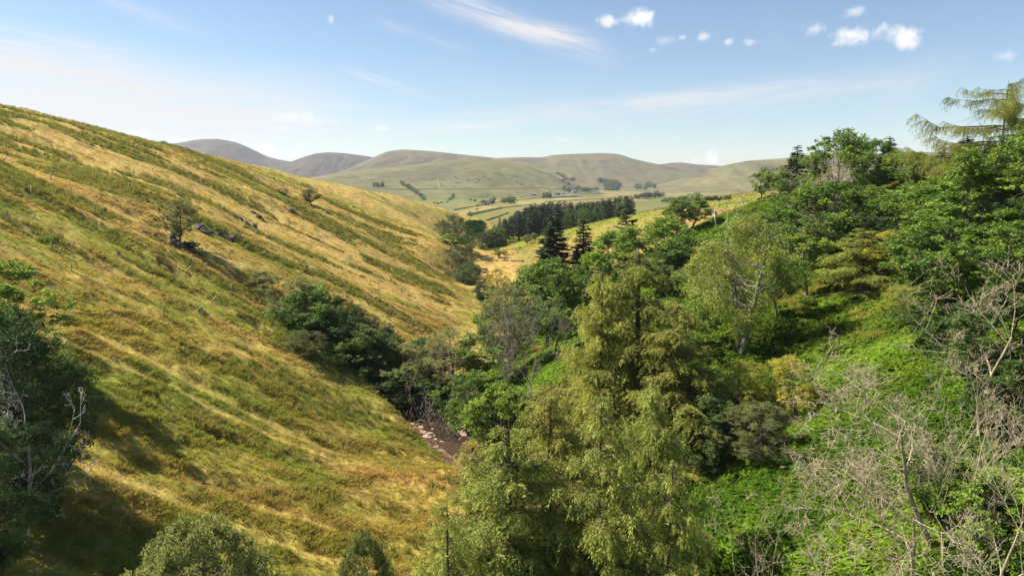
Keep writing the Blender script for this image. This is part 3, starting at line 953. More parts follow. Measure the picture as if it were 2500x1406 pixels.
L_ALDER = leaf_mat('alder_leaves', (.060, .080, .026), (.135, .155, .048), trans=.38)
L_SALLOW = leaf_mat('sallow_leaves', (0.172, 0.203, 0.050), (0.380, 0.390, 0.112), trans=.4)
L_RUST = leaf_mat('rusty_fern', (.11, .065, .016), (.21, .12, .03))

for k, (mat, bk, kw) in {
    'ash_a': (L_ASH, BARK_GREY, dict(seed=1, clumps=90, leaves=21000)),
    'ash_b': (L_ASH, BARK_GREY, dict(seed=2, clumps=70, leaves=17000, w=10, base=.28, clump_r=.95, bare=.08)),
    'ash_c': (L_ASH, BARK_GREY, dict(seed=3, clumps=60, leaves=12000, w=7, base=.35, clump_r=.8, bare=.25, tw=2)),
    'bright_a': (L_BRIGHT, BARK_GREY, dict(seed=4, clumps=80, leaves=19000, ln=.32, wd=.2)),
    'bright_b': (L_BRIGHT, BARK_DARK, dict(seed=5, clumps=60, leaves=14000, base=.15, w=10, ln=.34, wd=.2)),
    'dark_a': (L_DARK, BARK_DARK, dict(seed=6, clumps=110, leaves=26000, w=10, base=.10, clump_r=.9)),
    'dark_b': (L_DARK, BARK_DARK, dict(seed=7, clumps=80, leaves=17000, base=.2, w=9)),
    'grey_a': (L_GREY, BARK_DARK, dict(seed=8, clumps=120, leaves=30000, base=.06, w=11, ln=.22, wd=.09, clump_r=.85)),
    'grey_b': (L_GREY, BARK_GREY, dict(seed=9, clumps=70, leaves=13000, base=.22, w=8, ln=.24, wd=.10, bare=.2, tw=2)),
    'olive_a': (L_OLIVE, BARK_DARK, dict(seed=10, clumps=120, leaves=26000, base=.05, w=12, ln=.20, wd=.11, clump_r=.9)),
    'alder_a': (L_DARK, BARK_DARK, dict(seed=11, clumps=80, leaves=17000, base=.04, w=11, clump_r=1.1, ln=.26, wd=.18)),
    'alder_b': (L_ALDER, BARK_DARK, dict(seed=12, clumps=70, leaves=17000, base=.04, w=12, clump_r=1.1, ln=.24, wd=.15)),
    'birch_a': (L_BIRCH, BARK_BIRCH, dict(seed=13, h=17, w=7.5, clumps=80, leaves=30000, base=.24, ln=.16, wd=.09, clump_r=.85, hang=.9, point=.9, narrow=.35, stems=2)),
    'birch_b': (L_BIRCH, BARK_BIRCH, dict(seed=14, h=15, w=6.5, clumps=80, leaves=22000, base=.2, ln=.24, wd=.12, clump_r=.7, hang=.7, bare=.2, tw=1)),
    'thorn': (L_GREY, BARK_DARK, dict(seed=15, h=9, w=7, clumps=60, leaves=17000, base=.22, ln=.22, wd=.12, clump_r=.75, bare=.05, tw=1)),
    'near_dark': (L_DARK, BARK_DARK, dict(seed=16, h=15, w=13, clumps=230, leaves=80000, base=.0, ln=.17, wd=.11, clump_r=.85)),
    'near_light': (L_SALLOW, BARK_GREY, dict(seed=17, h=9, w=9, clumps=170, leaves=42000, base=.10, ln=.19, wd=.10, clump_r=.62)),
}.items():
    reg(k, *broadleaf(**kw), bk, mat)
reg('larch_a', *larch(21, 22, 5.0), BARK_DARK, L_LARCH2)
reg('larch_b', *larch(22, 20, 5.4, droop=.65), BARK_DARK, L_LARCH)
reg('larch_c', *larch(23, 18, 4.6, dens=.8, bare=.12), BARK_DARK, L_LARCH)
reg('larch_d', *larch(24, 13, 10.0, dens=.5, droop=.35, power=.42, one_side=math.pi, start=.15, bare=.05, step=2.0), BARK_DARK, L_LARCH2)
reg('fir_a', *conifer(31, 23, 5.6, gap=.62, per=8, needle=1.0, droop=.36, tips=.16, ragged=.45, card_step=.22, wide=.5), BARK_DARK, L_FIR)
reg('fir_b', *conifer(32, 22, 4.0, gap=.6, per=7, needle=.95, droop=.38, ragged=.5, card_step=.22, wide=.5, power=.75), BARK_DARK, L_FIR)
reg('spruce_a', *conifer(33, 18, 3.4, gap=1.0, per=5, needle=.95, card_step=.42, wide=.55, start=.22), BARK_DARK, L_SPRUCE)
reg('spruce_b', *conifer(34, 19, 3.0, gap=1.1, per=5, needle=.95, card_step=.42, wide=.55, start=.3, ragged=.5), BARK_DARK, L_SPRUCE)
reg('spruce_c', *conifer(35, 17, 4.0, gap=1.05, per=5, needle=1.1, card_step=.45, wide=.6, power=.5, start=.25, ragged=.4), BARK_DARK, L_SPRUCE)
reg('pine_a', *conifer(36, 16, 3.6, gap=.9, per=5, needle=.8, start=.35, power=.45, ragged=.7, droop=.1, card_step=.26, wide=.45), BARK_GREY, L_FIR)
reg('far_a', *broadleaf(seed=41, h=10, w=9, clumps=26, leaves=750, base=.08, ln=1.0, wd=.75, clump_r=1.5), BARK_DARK, L_DARK)
reg('far_b', *broadleaf(seed=42, h=12, w=9, clumps=26, leaves=750, base=.15, ln=1.0, wd=.75, clump_r=1.4), BARK_DARK, L_DARK)
reg('mid_oak', *broadleaf(seed=43, h=13, w=11, clumps=50, leaves=4200, base=.12, ln=.55, wd=.4, clump_r=1.3), BARK_DARK, L_ASH)
reg('mid_dark', *broadleaf(seed=44, h=14, w=11, clumps=50, leaves=4200, base=.08, ln=.55, wd=.4, clump_r=1.3), BARK_DARK, L_DARK)
reg('dead_a', bare_tree(51, 15, .15, 4, (8, 7, 6, 4), spread=.7, up=.22, tip_r=.013), None, BARK_PALE, None)
reg('dead_b', bare_tree(52, 14, .15, 4, (8, 7, 6, 4), spread=.85, up=.10, lean=(-.35, 0), tip_r=.013, curl=.4), None, BARK_PALE, None)
reg('dead_c', bare_tree(53, 13, .15, 4, (7, 7, 5, 4), spread=.8, up=.18, lean=(.2, .1), tip_r=.013, fork=True), None, BARK_PALE, None)
reg('dead_d', bare_tree(54, 9, .2, 4, (7, 6, 5, 4), spread=.8, up=.12, lean=(.35, -.1), tip_r=.017, curl=.5), None, BARK_WHITE, None)
reg('dead_e', bare_tree(55, 14, .2, 4, (7, 7, 6, 4), spread=.75, up=.15, lean=(-.2, .1), tip_r=.017, fork=True, curl=.35), None, BARK_GREY, None)
reg('snag_a', bare_tree(56, 11, .34, 2, (4, 3), spread=.65, up=.25, tip_r=.04, curl=.55, first=.4), None, BARK_WHITE, None)
reg('snag_b', bare_tree(57, 13, .28, 3, (4, 4, 3), spread=.7, up=.2, tip_r=.03, curl=.6, fork=True), None, BARK_WHITE, None)
reg('twigs', bare_tree(58, 4, .06, 3, (9, 7, 5), spread=.95, up=.05, tip_r=.014, curl=.4, first=.1, fork=True), None, BARK_GREY, None)
reg('sapling', *broadleaf(seed=61, h=2.4, w=1.5, clumps=9, leaves=260, base=.5, ln=.16, wd=.09, clump_r=.25), BARK_DARK, L_ASH)

# ---------------------------------------------------------------- planting: every tree a thing with trunk and crown
prng = random.Random(7)


def plant(name, key, label, cat, px, Y, top, width, group=None, rot=None, tilt=(0, 0), base=None, single=False, minw=None):
    """px, Y fix where it stands; top (photo row of its tip) and width (photo px) fix its size"""
    if base is not None: x, y, z = base
    else:
        x = ray(px, top)[0] / ray(px, top)[1] * Y; y = Y; z = Hs(x, y)
    t, c, h0, w0 = PROTO[key]
    if base is None and c is not None and x > float(stream_x(y)) + 14:                       # too squat where it was first put: step down the slope towards the viewer
        want = .55 if cat == 'shrub' else .95
        for _ in range(16):
            if at(px, top, y)[2] - z >= want * width / F_PX * y: break
            y *= .965; x = ray(px, top)[0] / ray(px, top)[1] * y; z = Hs(x, y)
    ztop = at(px, top, y)[2]
    hgt = max(.5, ztop - z)
    wid = width / F_PX * y
    sxy = wid / w0
    if c is None: sxy = min(max(sxy, .6 * hgt / h0), 1.5 * hgt / h0)
    sc = (sxy, sxy, hgt / h0)
    root = link(name, None, loc=(x, y, z - .1)); root.empty_display_size = .5
    root.rotation_euler = (tilt[0], tilt[1], random.Random(f'{label}{px}').uniform(0, 6.283) if rot is None else rot)
    root.scale = sc
    tag(root, label, cat, group)
    link('trunk', t, root)
    if c is not None: link('crown', c, root)
    return root


HILL = {}
for q, p in zip(((440, 600), (642, 712), (690, 476), (757, 500), (470, 606), (745, 868)), hit_many([(440, 600), (642, 712), (690, 476), (757, 500), (470, 606), (745, 868)])): HILL[q] = tuple(p)
T, B_, D_ = 'tree', 'shrub', 'dead tree'
FIRS = 'pair of dark firs'
for row in [
    # left edge and bottom left
    ('sycamore_tree', 'bright_b', 'bright green leafy tree behind the dark tree at the left edge', T, -10, 74, 640, 210),
    ('alder_tree', 'near_dark', 'large dark leafy tree on the left edge casting a broad shadow downhill', T, -15, 57, 738, 350),
    ('alder_tree', 'near_dark', 'dark leafy tree below the big shaded tree in the bottom corner', T, -60, 47, 1035, 330),
    ('alder_tree', 'dark_a', 'low dark shrubby tree at the foot of the big shaded tree', T, 80, 54, 1010, 150),
    ('dead_tree', 'dead_d', 'white leafless tree with crooked branches against the big shaded tree', D_, -5, 50, 864, 230, None, .3),
    ('willow_tree', 'near_light', 'round light green bush cut off by the bottom edge, grass slope around it', B_, 485, 43, 1272, 305),
    ('willow_tree', 'near_light', 'small grey green bush at the bottom, standing alone beside the larches', B_, 890, 52, 1296, 130),
    ('dead_shrub', 'twigs', 'low tangle of bare twigs on the grass next to the big shaded tree', 'dead shrub', 212, 72, 945, 75),
    # the hillside
    ('hawthorn_tree', 'thorn', 'lone spreading tree above the dark rock ledges on the hillside', T, 432, 143, 486, 76, None, 1.0, (0, 0), HILL[(440, 600)]),
    ('shrub', 'thorn', 'pale thin shrub at the lower end of the long tree shadow', B_, 640, 140, 662, 60, None, None, (0, 0), HILL[(642, 712)]),
    ('shrub', 'grey_a', 'round bush high on the hillside above the scattered boulders', B_, 690, 232, 458, 30, None, None, (0, 0), HILL[(690, 476)]),
    ('shrub', 'thorn', 'sparse straggling bush right of the round bush high on the hillside', B_, 757, 236, 462, 42, None, None, (0, 0), HILL[(757, 500)]),
    ('shrub', 'dark_b', 'small dark bush under the lone spreading tree', B_, 470, 139, 590, 30, None, None, (0, 0), HILL[(470, 606)]),
    # the gully thicket
    ('willow_tree', 'grey_a', 'grey green willow at the upper end of the gully thicket', T, 722, 131, 676, 165),
    ('ash_tree', 'bright_a', 'bright green ash rising through the willows of the gully thicket', T, 768, 131, 698, 105),
    ('shrub', 'alder_b', 'pale round shrub on the grass edge in front of the gully thicket', B_, 742, 119, 806, 86, None, None, (0, 0), HILL[(745, 868)]),
    ('willow_tree', 'alder_b', 'thin topped willow right of the bright ash in the gully thicket', T, 830, 134, 722, 108),
    ('ash_tree', 'ash_a', 'shaded green tree low in the upper gully thicket', T, 790, 129, 760, 132),
    ('willow_tree', 'alder_b', 'grey willow bulging over the middle of the gully', T, 860, 132, 745, 120),
    ('alder_tree', 'dark_a', 'dark tree between gully mouth and the big grey willow', T, 930, 126, 810, 132),
    ('alder_tree', 'dark_b', 'dark tree in shade in the middle of the gully thicket', T, 835, 127, 790, 144),
    ('willow_tree', 'alder_b', 'loose grey willow at the lower end of the gully thicket', T, 905, 131, 772, 132),
    ('alder_tree', 'dark_a', 'dark low tree filling the bottom of the gully', T, 885, 124, 830, 132),
    ('willow_tree', 'grey_a', 'big grey leaved willow where the gully meets the stream', T, 985, 122, 838, 168),
    ('alder_tree', 'dark_a', 'dark tree right behind the big grey willow by the stream', T, 1035, 128, 826, 132),
    ('alder_tree', 'dark_a', 'low dark tree overhanging the head of the visible stream', T, 975, 117, 905, 132),
    ('ash_tree', 'ash_a', 'tall rounded green tree in front of the bright ash in the gully thicket', T, 738, 127, 712, 150),
    ('alder_tree', 'dark_a', 'broad dark tree right of the tall rounded one in the gully thicket', T, 812, 125, 752, 160),
    ('alder_tree', 'dark_a', 'broad dark tree halfway down the gully thicket', T, 882, 123, 795, 150),
    # right bank of the stream
    ('dead_shrub', 'twigs', 'brown half dead shrub leaning over the stream pool', 'dead shrub', 1065, 108, 905, 130),
    ('ash_tree', 'grey_b', 'grey green tree with dead twigs right of the big streamside willow', T, 1105, 118, 800, 110),
    ('ash_tree', 'ash_c', 'thin ash with leaning crown left of the forked dead tree', T, 1165, 118, 812, 120),
    ('ash_tree', 'ash_b', 'spreading ash over the rocky bank above the stream pool', T, 1150, 100, 905, 150),
    ('ash_tree', 'ash_a', 'dense ash on the bank between stream pool and front larches', T, 1225, 93, 935, 150),
    ('ash_tree', 'ash_c', 'thin grey green tree by the lower stream bend above the pool', T, 1205, 140, 735, 90),
    ('ash_tree', 'grey_b', 'loose ash with dead twigs left of the broad ash before the firs', T, 1258, 142, 690, 95),
    ('dead_tree', 'dead_e', 'forked grey dead tree on the bank above the stream', D_, 1272, 98, 735, 190, None, 2.9),
    ('ash_tree', 'grey_b', 'lanky tree with a bare lower stem behind the forked dead tree', T, 1245, 120, 690, 120),
    ('ash_tree', 'ash_a', 'broad ash standing in front of the two dark firs', T, 1335, 136, 632, 170),
    ('ash_tree', 'ash_b', 'ash right of the broad ash, below the smaller fir', T, 1415, 134, 648, 110),
    ('ash_tree', 'ash_c', 'slim half bare ash with a straight stem on the bracken bank', T, 1352, 118, 725, 95),
    ('shrub', 'olive_a', 'round olive bush on the straw flat beside the stream', B_, 1215, 250, 655, 52),
    ('shrub', 'dark_b', 'low dark bush at the foot of the straw flat', B_, 1178, 232, 692, 48),
    ('brush_heap', 'twigs', 'heap of dead brushwood beside the round olive bush', 'brush heap', 1250, 248, 668, 36),
    # firs and trees along the bracken ridge
    ('fir_tree', 'fir_a', 'broad dark fir, the larger of the pair in front of the grass spur', 'fir', 1352, 198, 527, 96, FIRS),
    ('fir_tree', 'fir_b', 'narrow dark fir, the smaller of the pair in front of the grass spur', 'fir', 1425, 200, 537, 62, FIRS),
    ('pine_tree', 'pine_a', 'gaunt dark pine standing alone against the grass spur', 'pine', 1530, 235, 487, 52),
    ('shrub', 'dark_b', 'dark ivy covered bush under the gaunt pine', B_, 1523, 228, 560, 48),
    ('ash_tree', 'bright_a', 'bright leafy tree right of the two dark firs', T, 1498, 172, 565, 110),
    ('ash_tree', 'bright_b', 'bright low tree between the smaller fir and the larches', T, 1455, 160, 612, 90),
    ('ash_tree', 'ash_a', 'tall dense ash behind the tops of the tall larches', T, 1618, 150, 530, 165),
    ('ash_tree', 'dark_b', 'dark tree in the shade of the tall dense ash', T, 1650, 142, 580, 110),
    ('ash_tree', 'ash_c', 'tall ash with dead grey top rising above the bracken ridge', T, 1688, 185, 472, 95),
    ('shrub', 'ash_b', 'ash bush left of the tree with the dead grey top', B_, 1655, 188, 495, 60),
    ('dead_tree', 'snag_b', 'pale forked dead tree with curling limbs on the bracken ridge', D_, 1755, 178, 483, 95, None, .2),
    ('dead_tree', 'snag_a', 'short white snag standing at the top of the bracken ridge', D_, 1821, 206, 449, 42, None, 1.1),
    ('ash_tree', 'ash_c', 'thin crowned tree right of the short white snag', T, 1866, 212, 408, 50),
    ('ash_tree', 'ash_c', 'loose crowned tree left of the dark skyline conifer', T, 1905, 205, 405, 62),
    ('fir_tree', 'fir_a', 'small dark conifer on the skyline left of the wood', 'fir', 1948, 205, 358, 62),
    # the skyline wood
    ('ash_tree', 'ash_b', 'rounded tree below the dark skyline conifer', T, 1960, 172, 425, 120),
    ('ash_tree', 'ash_b', 'tall ash with ragged top, highest of the skyline wood', T, 2058, 142, 318, 170),
    ('dead_tree', 'dead_a', 'grey leafless tree in front of the tall ragged ash', D_, 2030, 128, 385, 190),
    ('ash_tree', 'ash_a', 'dense green tree right of the tall ragged ash', T, 2140, 148, 342, 105),
    ('fir_tree', 'fir_a', 'dark fir showing behind the dense green skyline tree', 'fir', 2172, 160, 336, 62),
    ('ash_tree', 'bright_a', 'round green tree on the skyline before the small field', T, 2228, 160, 370, 90),
    ('shrub', 'ash_b', 'small green tree beside the little skyline fir', B_, 2272, 168, 378, 42),
    ('fir_tree', 'fir_b', 'little fir on the skyline under the larch boughs', 'fir', 2301, 172, 368, 34),
    ('fir_tree', 'fir_a', 'dark fir half hidden behind the spreading larch boughs', 'fir', 2362, 140, 332, 62),
    ('larch_tree', 'larch_d', 'spreading larch on the right skyline with long boughs reaching left', 'larch', 2462, 95, 205, 230, None, 0.0),
    ('ash_tree', 'ash_a', 'green ash at the right edge below the spreading larch', T, 2500, 72, 318, 200),
    # the upper right slope
    ('ash_tree', 'ash_a', 'big dark ash with a leaning stem in the middle of the right slope', T, 2040, 112, 448, 225),
    ('ash_tree', 'ash_c', 'young ash with a thin curved stem left of the big leaning ash', T, 1982, 105, 545, 128),
    ('ash_tree', 'dark_b', 'shaded tree right behind the big leaning ash', T, 2120, 112, 520, 149),
    ('ash_tree', 'grey_b', 'grey twiggy tree above the big leaning ash', T, 1990, 128, 470, 117),
    ('larch_tree', 'larch_c', 'small drooping larch right of the big leaning ash', 'larch', 2110, 101, 560, 158),
    ('shrub', 'olive_a', 'yellowish bush between the leaning ash and the green ash clump', B_, 2200, 104, 560, 161),
    ('ash_tree', 'ash_b', 'leafy ash under the small skyline field', T, 2290, 104, 435, 214),
    ('ash_tree', 'bright_a', 'bright ash with white dead limbs left of the right edge', T, 2420, 84, 402, 246),
    ('dead_tree', 'snag_b', 'white dead limbs sticking out of the bright ash', D_, 2400, 82, 465, 130),
    ('ash_tree', 'ash_a', 'large ash clump above the leafless trees on the right', T, 2340, 78, 535, 246),
    ('ash_tree', 'ash_b', 'leafy ash at the right edge above the leafless trees', T, 2480, 66, 540, 214),
    ('ash_tree', 'dark_a', 'dark ash behind the twigs of the tall leafless tree', T, 2440, 62, 700, 235),
    ('shrub', 'dark_b', 'dark bush on the slope left of the leafless trees', B_, 2290, 72, 740, 139),
    ('shrub', 'olive_a', 'olive bush in front of the large ash clump', B_, 2235, 80, 690, 128),
    ('ash_tree', 'dark_a', 'dark green tree under the skyline wood left of the big leaning ash', T, 1935, 138, 492, 114),
    ('ash_tree', 'ash_a', 'green tree filling the slope between leaning ash and skyline wood', T, 2145, 126, 455, 132),
    ('ash_tree', 'ash_b', 'ash on the upper right slope beneath the spreading larch', T, 2375, 98, 430, 149),
    ('ash_tree', 'dark_a', 'dense dark ash at the right edge below the green one', T, 2490, 76, 470, 158),
    ('birch_tree', 'birch_a', 'tall drooping birch with a pale twin stem on the bracken slope', 'birch', 1825, 90, 524, 190),
    ('birch_tree', 'birch_b', 'half bare birch left of the tall drooping birch', 'birch', 1742, 112, 588, 130),
    ('ash_tree', 'ash_c', 'slender tree with a dark stem right of the tall drooping birch', T, 1908, 98, 622, 100),
    ('ash_tree', 'ash_b', 'green tree on the bracken left of the drooping birch', T, 1720, 128, 640, 120),
    ('ash_tree', 'bright_b', 'bushy green tree behind the tall larches on the bracken slope', T, 1700, 104, 735, 120),
    # the larches
    ('larch_tree', 'larch_a', 'tallest larch in the centre, its top against the ash trees', 'larch', 1560, 79, 626, 330),
    ('larch_tree', 'larch_b', 'tall larch on the left side of the central larch group', 'larch', 1468, 77, 690, 231),
    ('larch_tree', 'larch_a', 'larch on the right side of the central group with sweeping boughs', 'larch', 1650, 73, 745, 268),
    ('larch_tree', 'larch_b', 'wide larch in front, leftmost of the front larches', 'larch', 1240, 47, 1070, 414),
    ('larch_tree', 'larch_c', 'larch at the left end of the front group overhanging the stream pool', 'larch', 1150, 50, 1130, 256),
    ('shrub', 'olive_a', 'grassy green bush on the near bank below the stream pool', B_, 1165, 92, 1075, 90),
    ('larch_tree', 'larch_a', 'front larch with a pale pointed top beside the stream bank', 'larch', 1345, 50, 968, 353),
    ('larch_tree', 'larch_c', 'front larch in the middle of the bottom edge', 'larch', 1465, 46, 1010, 329),
    ('larch_tree', 'larch_b', 'front larch right of the middle with drooping side boughs', 'larch', 1590, 54, 965, 292),
    ('larch_tree', 'larch_c', 'small larch on the right of the front larches beside the bracken', 'larch', 1640, 44, 1150, 244),
    ('larch_tree', 'larch_c', 'small larch at the very bottom between the front larches', 'larch', 1090, 42, 1250, 244),
    # bushes on the bracken slope
    ('willow_tree', 'olive_a', 'yellow green willow bush right of the central larches', B_, 1812, 72, 880, 170),
    ('willow_tree', 'olive_a', 'olive willow bush beside the bright bracken', B_, 1925, 72, 868, 150),
    ('willow_tree', 'grey_a', 'dark olive willow bush at the edge of the lower bracken', B_, 1868, 64, 985, 170),
    ('alder_tree', 'dark_a', 'dark shaded tree in the hollow right of the central larches', T, 1735, 68, 965, 150),
    ('shrub', 'rust', 'rusty brown fern clump on the slope above the leafless trees', 'fern clump', 2165, 90, 722, 90),
    # leafless trees on the right
    ('dead_tree', 'dead_a', 'tall upright leafless tree nearest the right edge', D_, 2440, 52, 640, 330, 'leafless trees on the right'),
    ('dead_tree', 'dead_c', 'leafless tree with a pale forked stem right of the leaning one', D_, 2395, 45, 850, 330, 'leafless trees on the right', 1.2),
    ('dead_tree', 'dead_b', 'wide leafless tree leaning left over the bracken', D_, 2335, 46, 830, 420, 'leafless trees on the right', 0.2),
    ('dead_tree', 'dead_b', 'low leafless tree with spreading limbs above the bottom right corner', D_, 2330, 40, 1030, 420, 'leafless trees on the right', 0.5),
    ('dead_tree', 'dead_c', 'small leafless tree standing alone in the lower bracken', D_, 1985, 44, 1130, 190, 'leafless trees on the right', 2.2),
    ('dead_tree', 'dead_a', 'leafless tree cut off by the bottom right corner', D_, 2480, 38, 1010, 300, 'leafless trees on the right', 3.0),
    ('dead_tree', 'dead_c', 'twiggy leafless tree behind the wide leaning one', D_, 2215, 52, 960, 180, 'leafless trees on the right', 4.0),
    ('ash_tree', 'ash_b', 'leafy ash showing green between the leafless trees', T, 2290, 50, 1090, 190),
    ('ash_tree', 'bright_b', 'green ash in the bottom right corner behind bare twigs', T, 2450, 44, 1150, 230),
    ('ash_tree', 'dark_a', 'dark ash at the right edge behind the leafless tree', T, 2500, 58, 880, 200),
]:
    if row[1] == 'rust': continue
    plant(*row)

# ---------------------------------------------------------------- alders along the stream in the middle distance
ALD = 'alders along the stream'
for px, Y, top, wd, key, lab in (
        (1108, 372, 522, 62, 'alder_b', 'farthest rounded alder of the stream row'),
        (1082, 352, 538, 40, 'alder_b', 'small grey alder on the left of the far end of the stream row'),
        (1122, 348, 546, 66, 'alder_b', 'olive alder second from the far end of the stream row'),
        (1108, 322, 570, 62, 'bright_b', 'brightest green tree of the stream row'),
        (1140, 318, 573, 52, 'alder_a', 'dark round alder right of the brightest tree in the stream row'),
        (1116, 300, 600, 60, 'alder_b', 'grey alder below the brightest tree in the stream row'),
        (1128, 288, 612, 72, 'alder_b', 'wide olive alder low in the stream row'),
        (1150, 280, 640, 46, 'alder_b', 'small alder leaning over the straw flat from the stream row'),
        (1143, 268, 640, 62, 'alder_a', 'green alder at the near end of the stream row'),
        (1178, 392, 566, 34, 'alder_b', 'grey willow on the bend of the stream before the plantation'),
        (1198, 398, 562, 50, 'alder_b', 'rounded willow at the near foot of the plantation'),
        (1216, 400, 556, 44, 'alder_a', 'dark alder leaning out from the foot of the plantation')):
    plant('alder_tree', key, lab, T, px, Y, top, wd, ALD)
for px, Y, top, wd, lab in ((1288, 372, 571, 20, 'thorn bush on the left flank of the grass spur'), (1304, 378, 568, 16, 'smaller thorn bush next to the first one on the grass spur'),
                            (1232, 340, 612, 16, 'tiny crooked thorn at the foot of the grass spur'), (1216, 345, 606, 24, 'green bush at the very tip of the grass spur')):
    plant('thorn_bush', 'thorn', lab, B_, px, Y, top, wd)

# ---------------------------------------------------------------- the conifer plantation behind the spur
rp = np.random.default_rng(91)
PLN = 'conifers of the plantation in the valley'
n_pl = 0
ed = np.array([(1195, 402), (1250, 425), (1330, 445), (1420, 455), (1545, 470)], float)      # near edge (px, Y)
tops = np.array([(1195, 556), (1235, 535), (1290, 502), (1340, 492), (1400, 496), (1450, 492), (1500, 480), (1545, 478)], float)
spots = []
while len(spots) < 255:
    px = rp.uniform(1196, 1548); Y0 = np.interp(px, ed[:, 0], ed[:, 1]); Y = Y0 + rp.uniform(0, 1) ** 1.1 * np.interp(px, (1196, 1260, 1540), (12, 150, 330))
    x = (px - CX) / F_PX * Y
    if all((x - a) ** 2 + (Y - b) ** 2 > 3.6 ** 2 for a, b in spots): spots.append((x, Y))
spots.sort(key=lambda s: s[1])
gz = H(np.array([s[0] for s in spots]), np.array([s[1] for s in spots]))
for (x, Y), z in zip(spots, gz):
    px = CX + x / Y * F_PX
    hgt = rp.uniform(17, 25) * np.interp(px, (1196, 1250), (.75, 1))
    lim = at(px, np.interp(px, tops[:, 0], tops[:, 1]) - rp.uniform(-6, 4), Y)[2] - z
    hgt = max(7, min(hgt, lim)); top = HORIZON - (z + hgt) / Y * F_PX
    near = Y < np.interp(px, ed[:, 0], ed[:, 1]) + 22
    if near and (1380 < px < 1470 or px < 1225 or rp.uniform() < .2):
        k, nm, lb, gp, w_ = 'mid_dark', 'broadleaf_tree', 'dark broadleaf tree on the near edge of the conifer plantation', 'broadleaf trees edging the plantation', rp.uniform(7, 10)
        hgt *= .85
    else:
        k, nm, lb, gp, w_ = rp.choice(('spruce_a', 'spruce_b', 'spruce_c', 'spruce_a')), 'spruce_tree', ('dark spruce in the front row of the conifer plantation' if Y < np.interp(px, ed[:, 0], ed[:, 1]) + 30 else 'dark spruce at the left end of the conifer plantation' if px < 1290 else 'dark spruce at the right end of the conifer plantation' if px > 1455 else 'dark spruce deep inside the conifer plantation'), PLN, hgt * rp.uniform(.28, .40)
    t, c, h0, w0 = PROTO[k]
    root = link(nm, None, loc=(x, Y, z - .2)); root.scale = (w_ / w0, w_ / w0, hgt / h0); root.rotation_euler = (0, 0, rp.uniform(0, 6.28))
    tag(root, lb, T, gp); link('trunk', t, root); link('crown', c, root)

# ---------------------------------------------------------------- far woods, field trees and hedges: single meshes, a few pixels each
def merged_far(key):
    t, c, h0, w0 = PROTO[key]
    n = len(t.vertices); a = np.empty(n * 3, np.float32); t.vertices.foreach_get('co', a)
    m = len(c.vertices); b = np.empty(m * 3, np.float32); c.vertices.foreach_get('co', b)
    tf = np.array([p.vertices[:] for p in t.polygons]); cf = np.array([p.vertices[:] for p in c.polygons]) + n
    at_ = np.concatenate([np.zeros(len(tf)), np.array([d.value for d in c.attributes['v'].data])])
    me = mk_mesh('field_tree', np.concatenate([a, b]).reshape(-1, 3), [tf, cf], [t.materials[0], c.materials[0]], np.concatenate([np.zeros(len(tf)), np.ones(len(cf))]), at_)
    return me, h0, w0


FAR = [merged_far('far_a'), merged_far('far_b')]
FSP = merged_far('spruce_c')


def drop(px, py, *_):
    """ground of the far country under a pixel"""
    d = Vector(ray(px, py)).normalized(); best = None
    for o in SOLID:
        hit, loc, nrm, i = o.ray_cast(Vector((0, 0, 0)), d)
        if hit and (best is None or loc.length < best.length): best = loc
    return (best.x, best.y, best.z) if best is not None else tuple(at(px, py, 4000))


def far_tree(px, py, hpx, wpx, lab, group, conif=False, cat='tree', name='field_tree'):
    x, y, z = drop(px, py)
    me, h0, w0 = FSP if conif else FAR[rp.integers(0, 2)]
    o = link(name, me, loc=(x, y, z - .4))
    o.scale = (wpx / F_PX * y / w0,) * 2 + (hpx / F_PX * y / h0,)
    o.rotation_euler = (0, 0, rp.uniform(0, 6.28))
    tag(o, lab, cat, group)


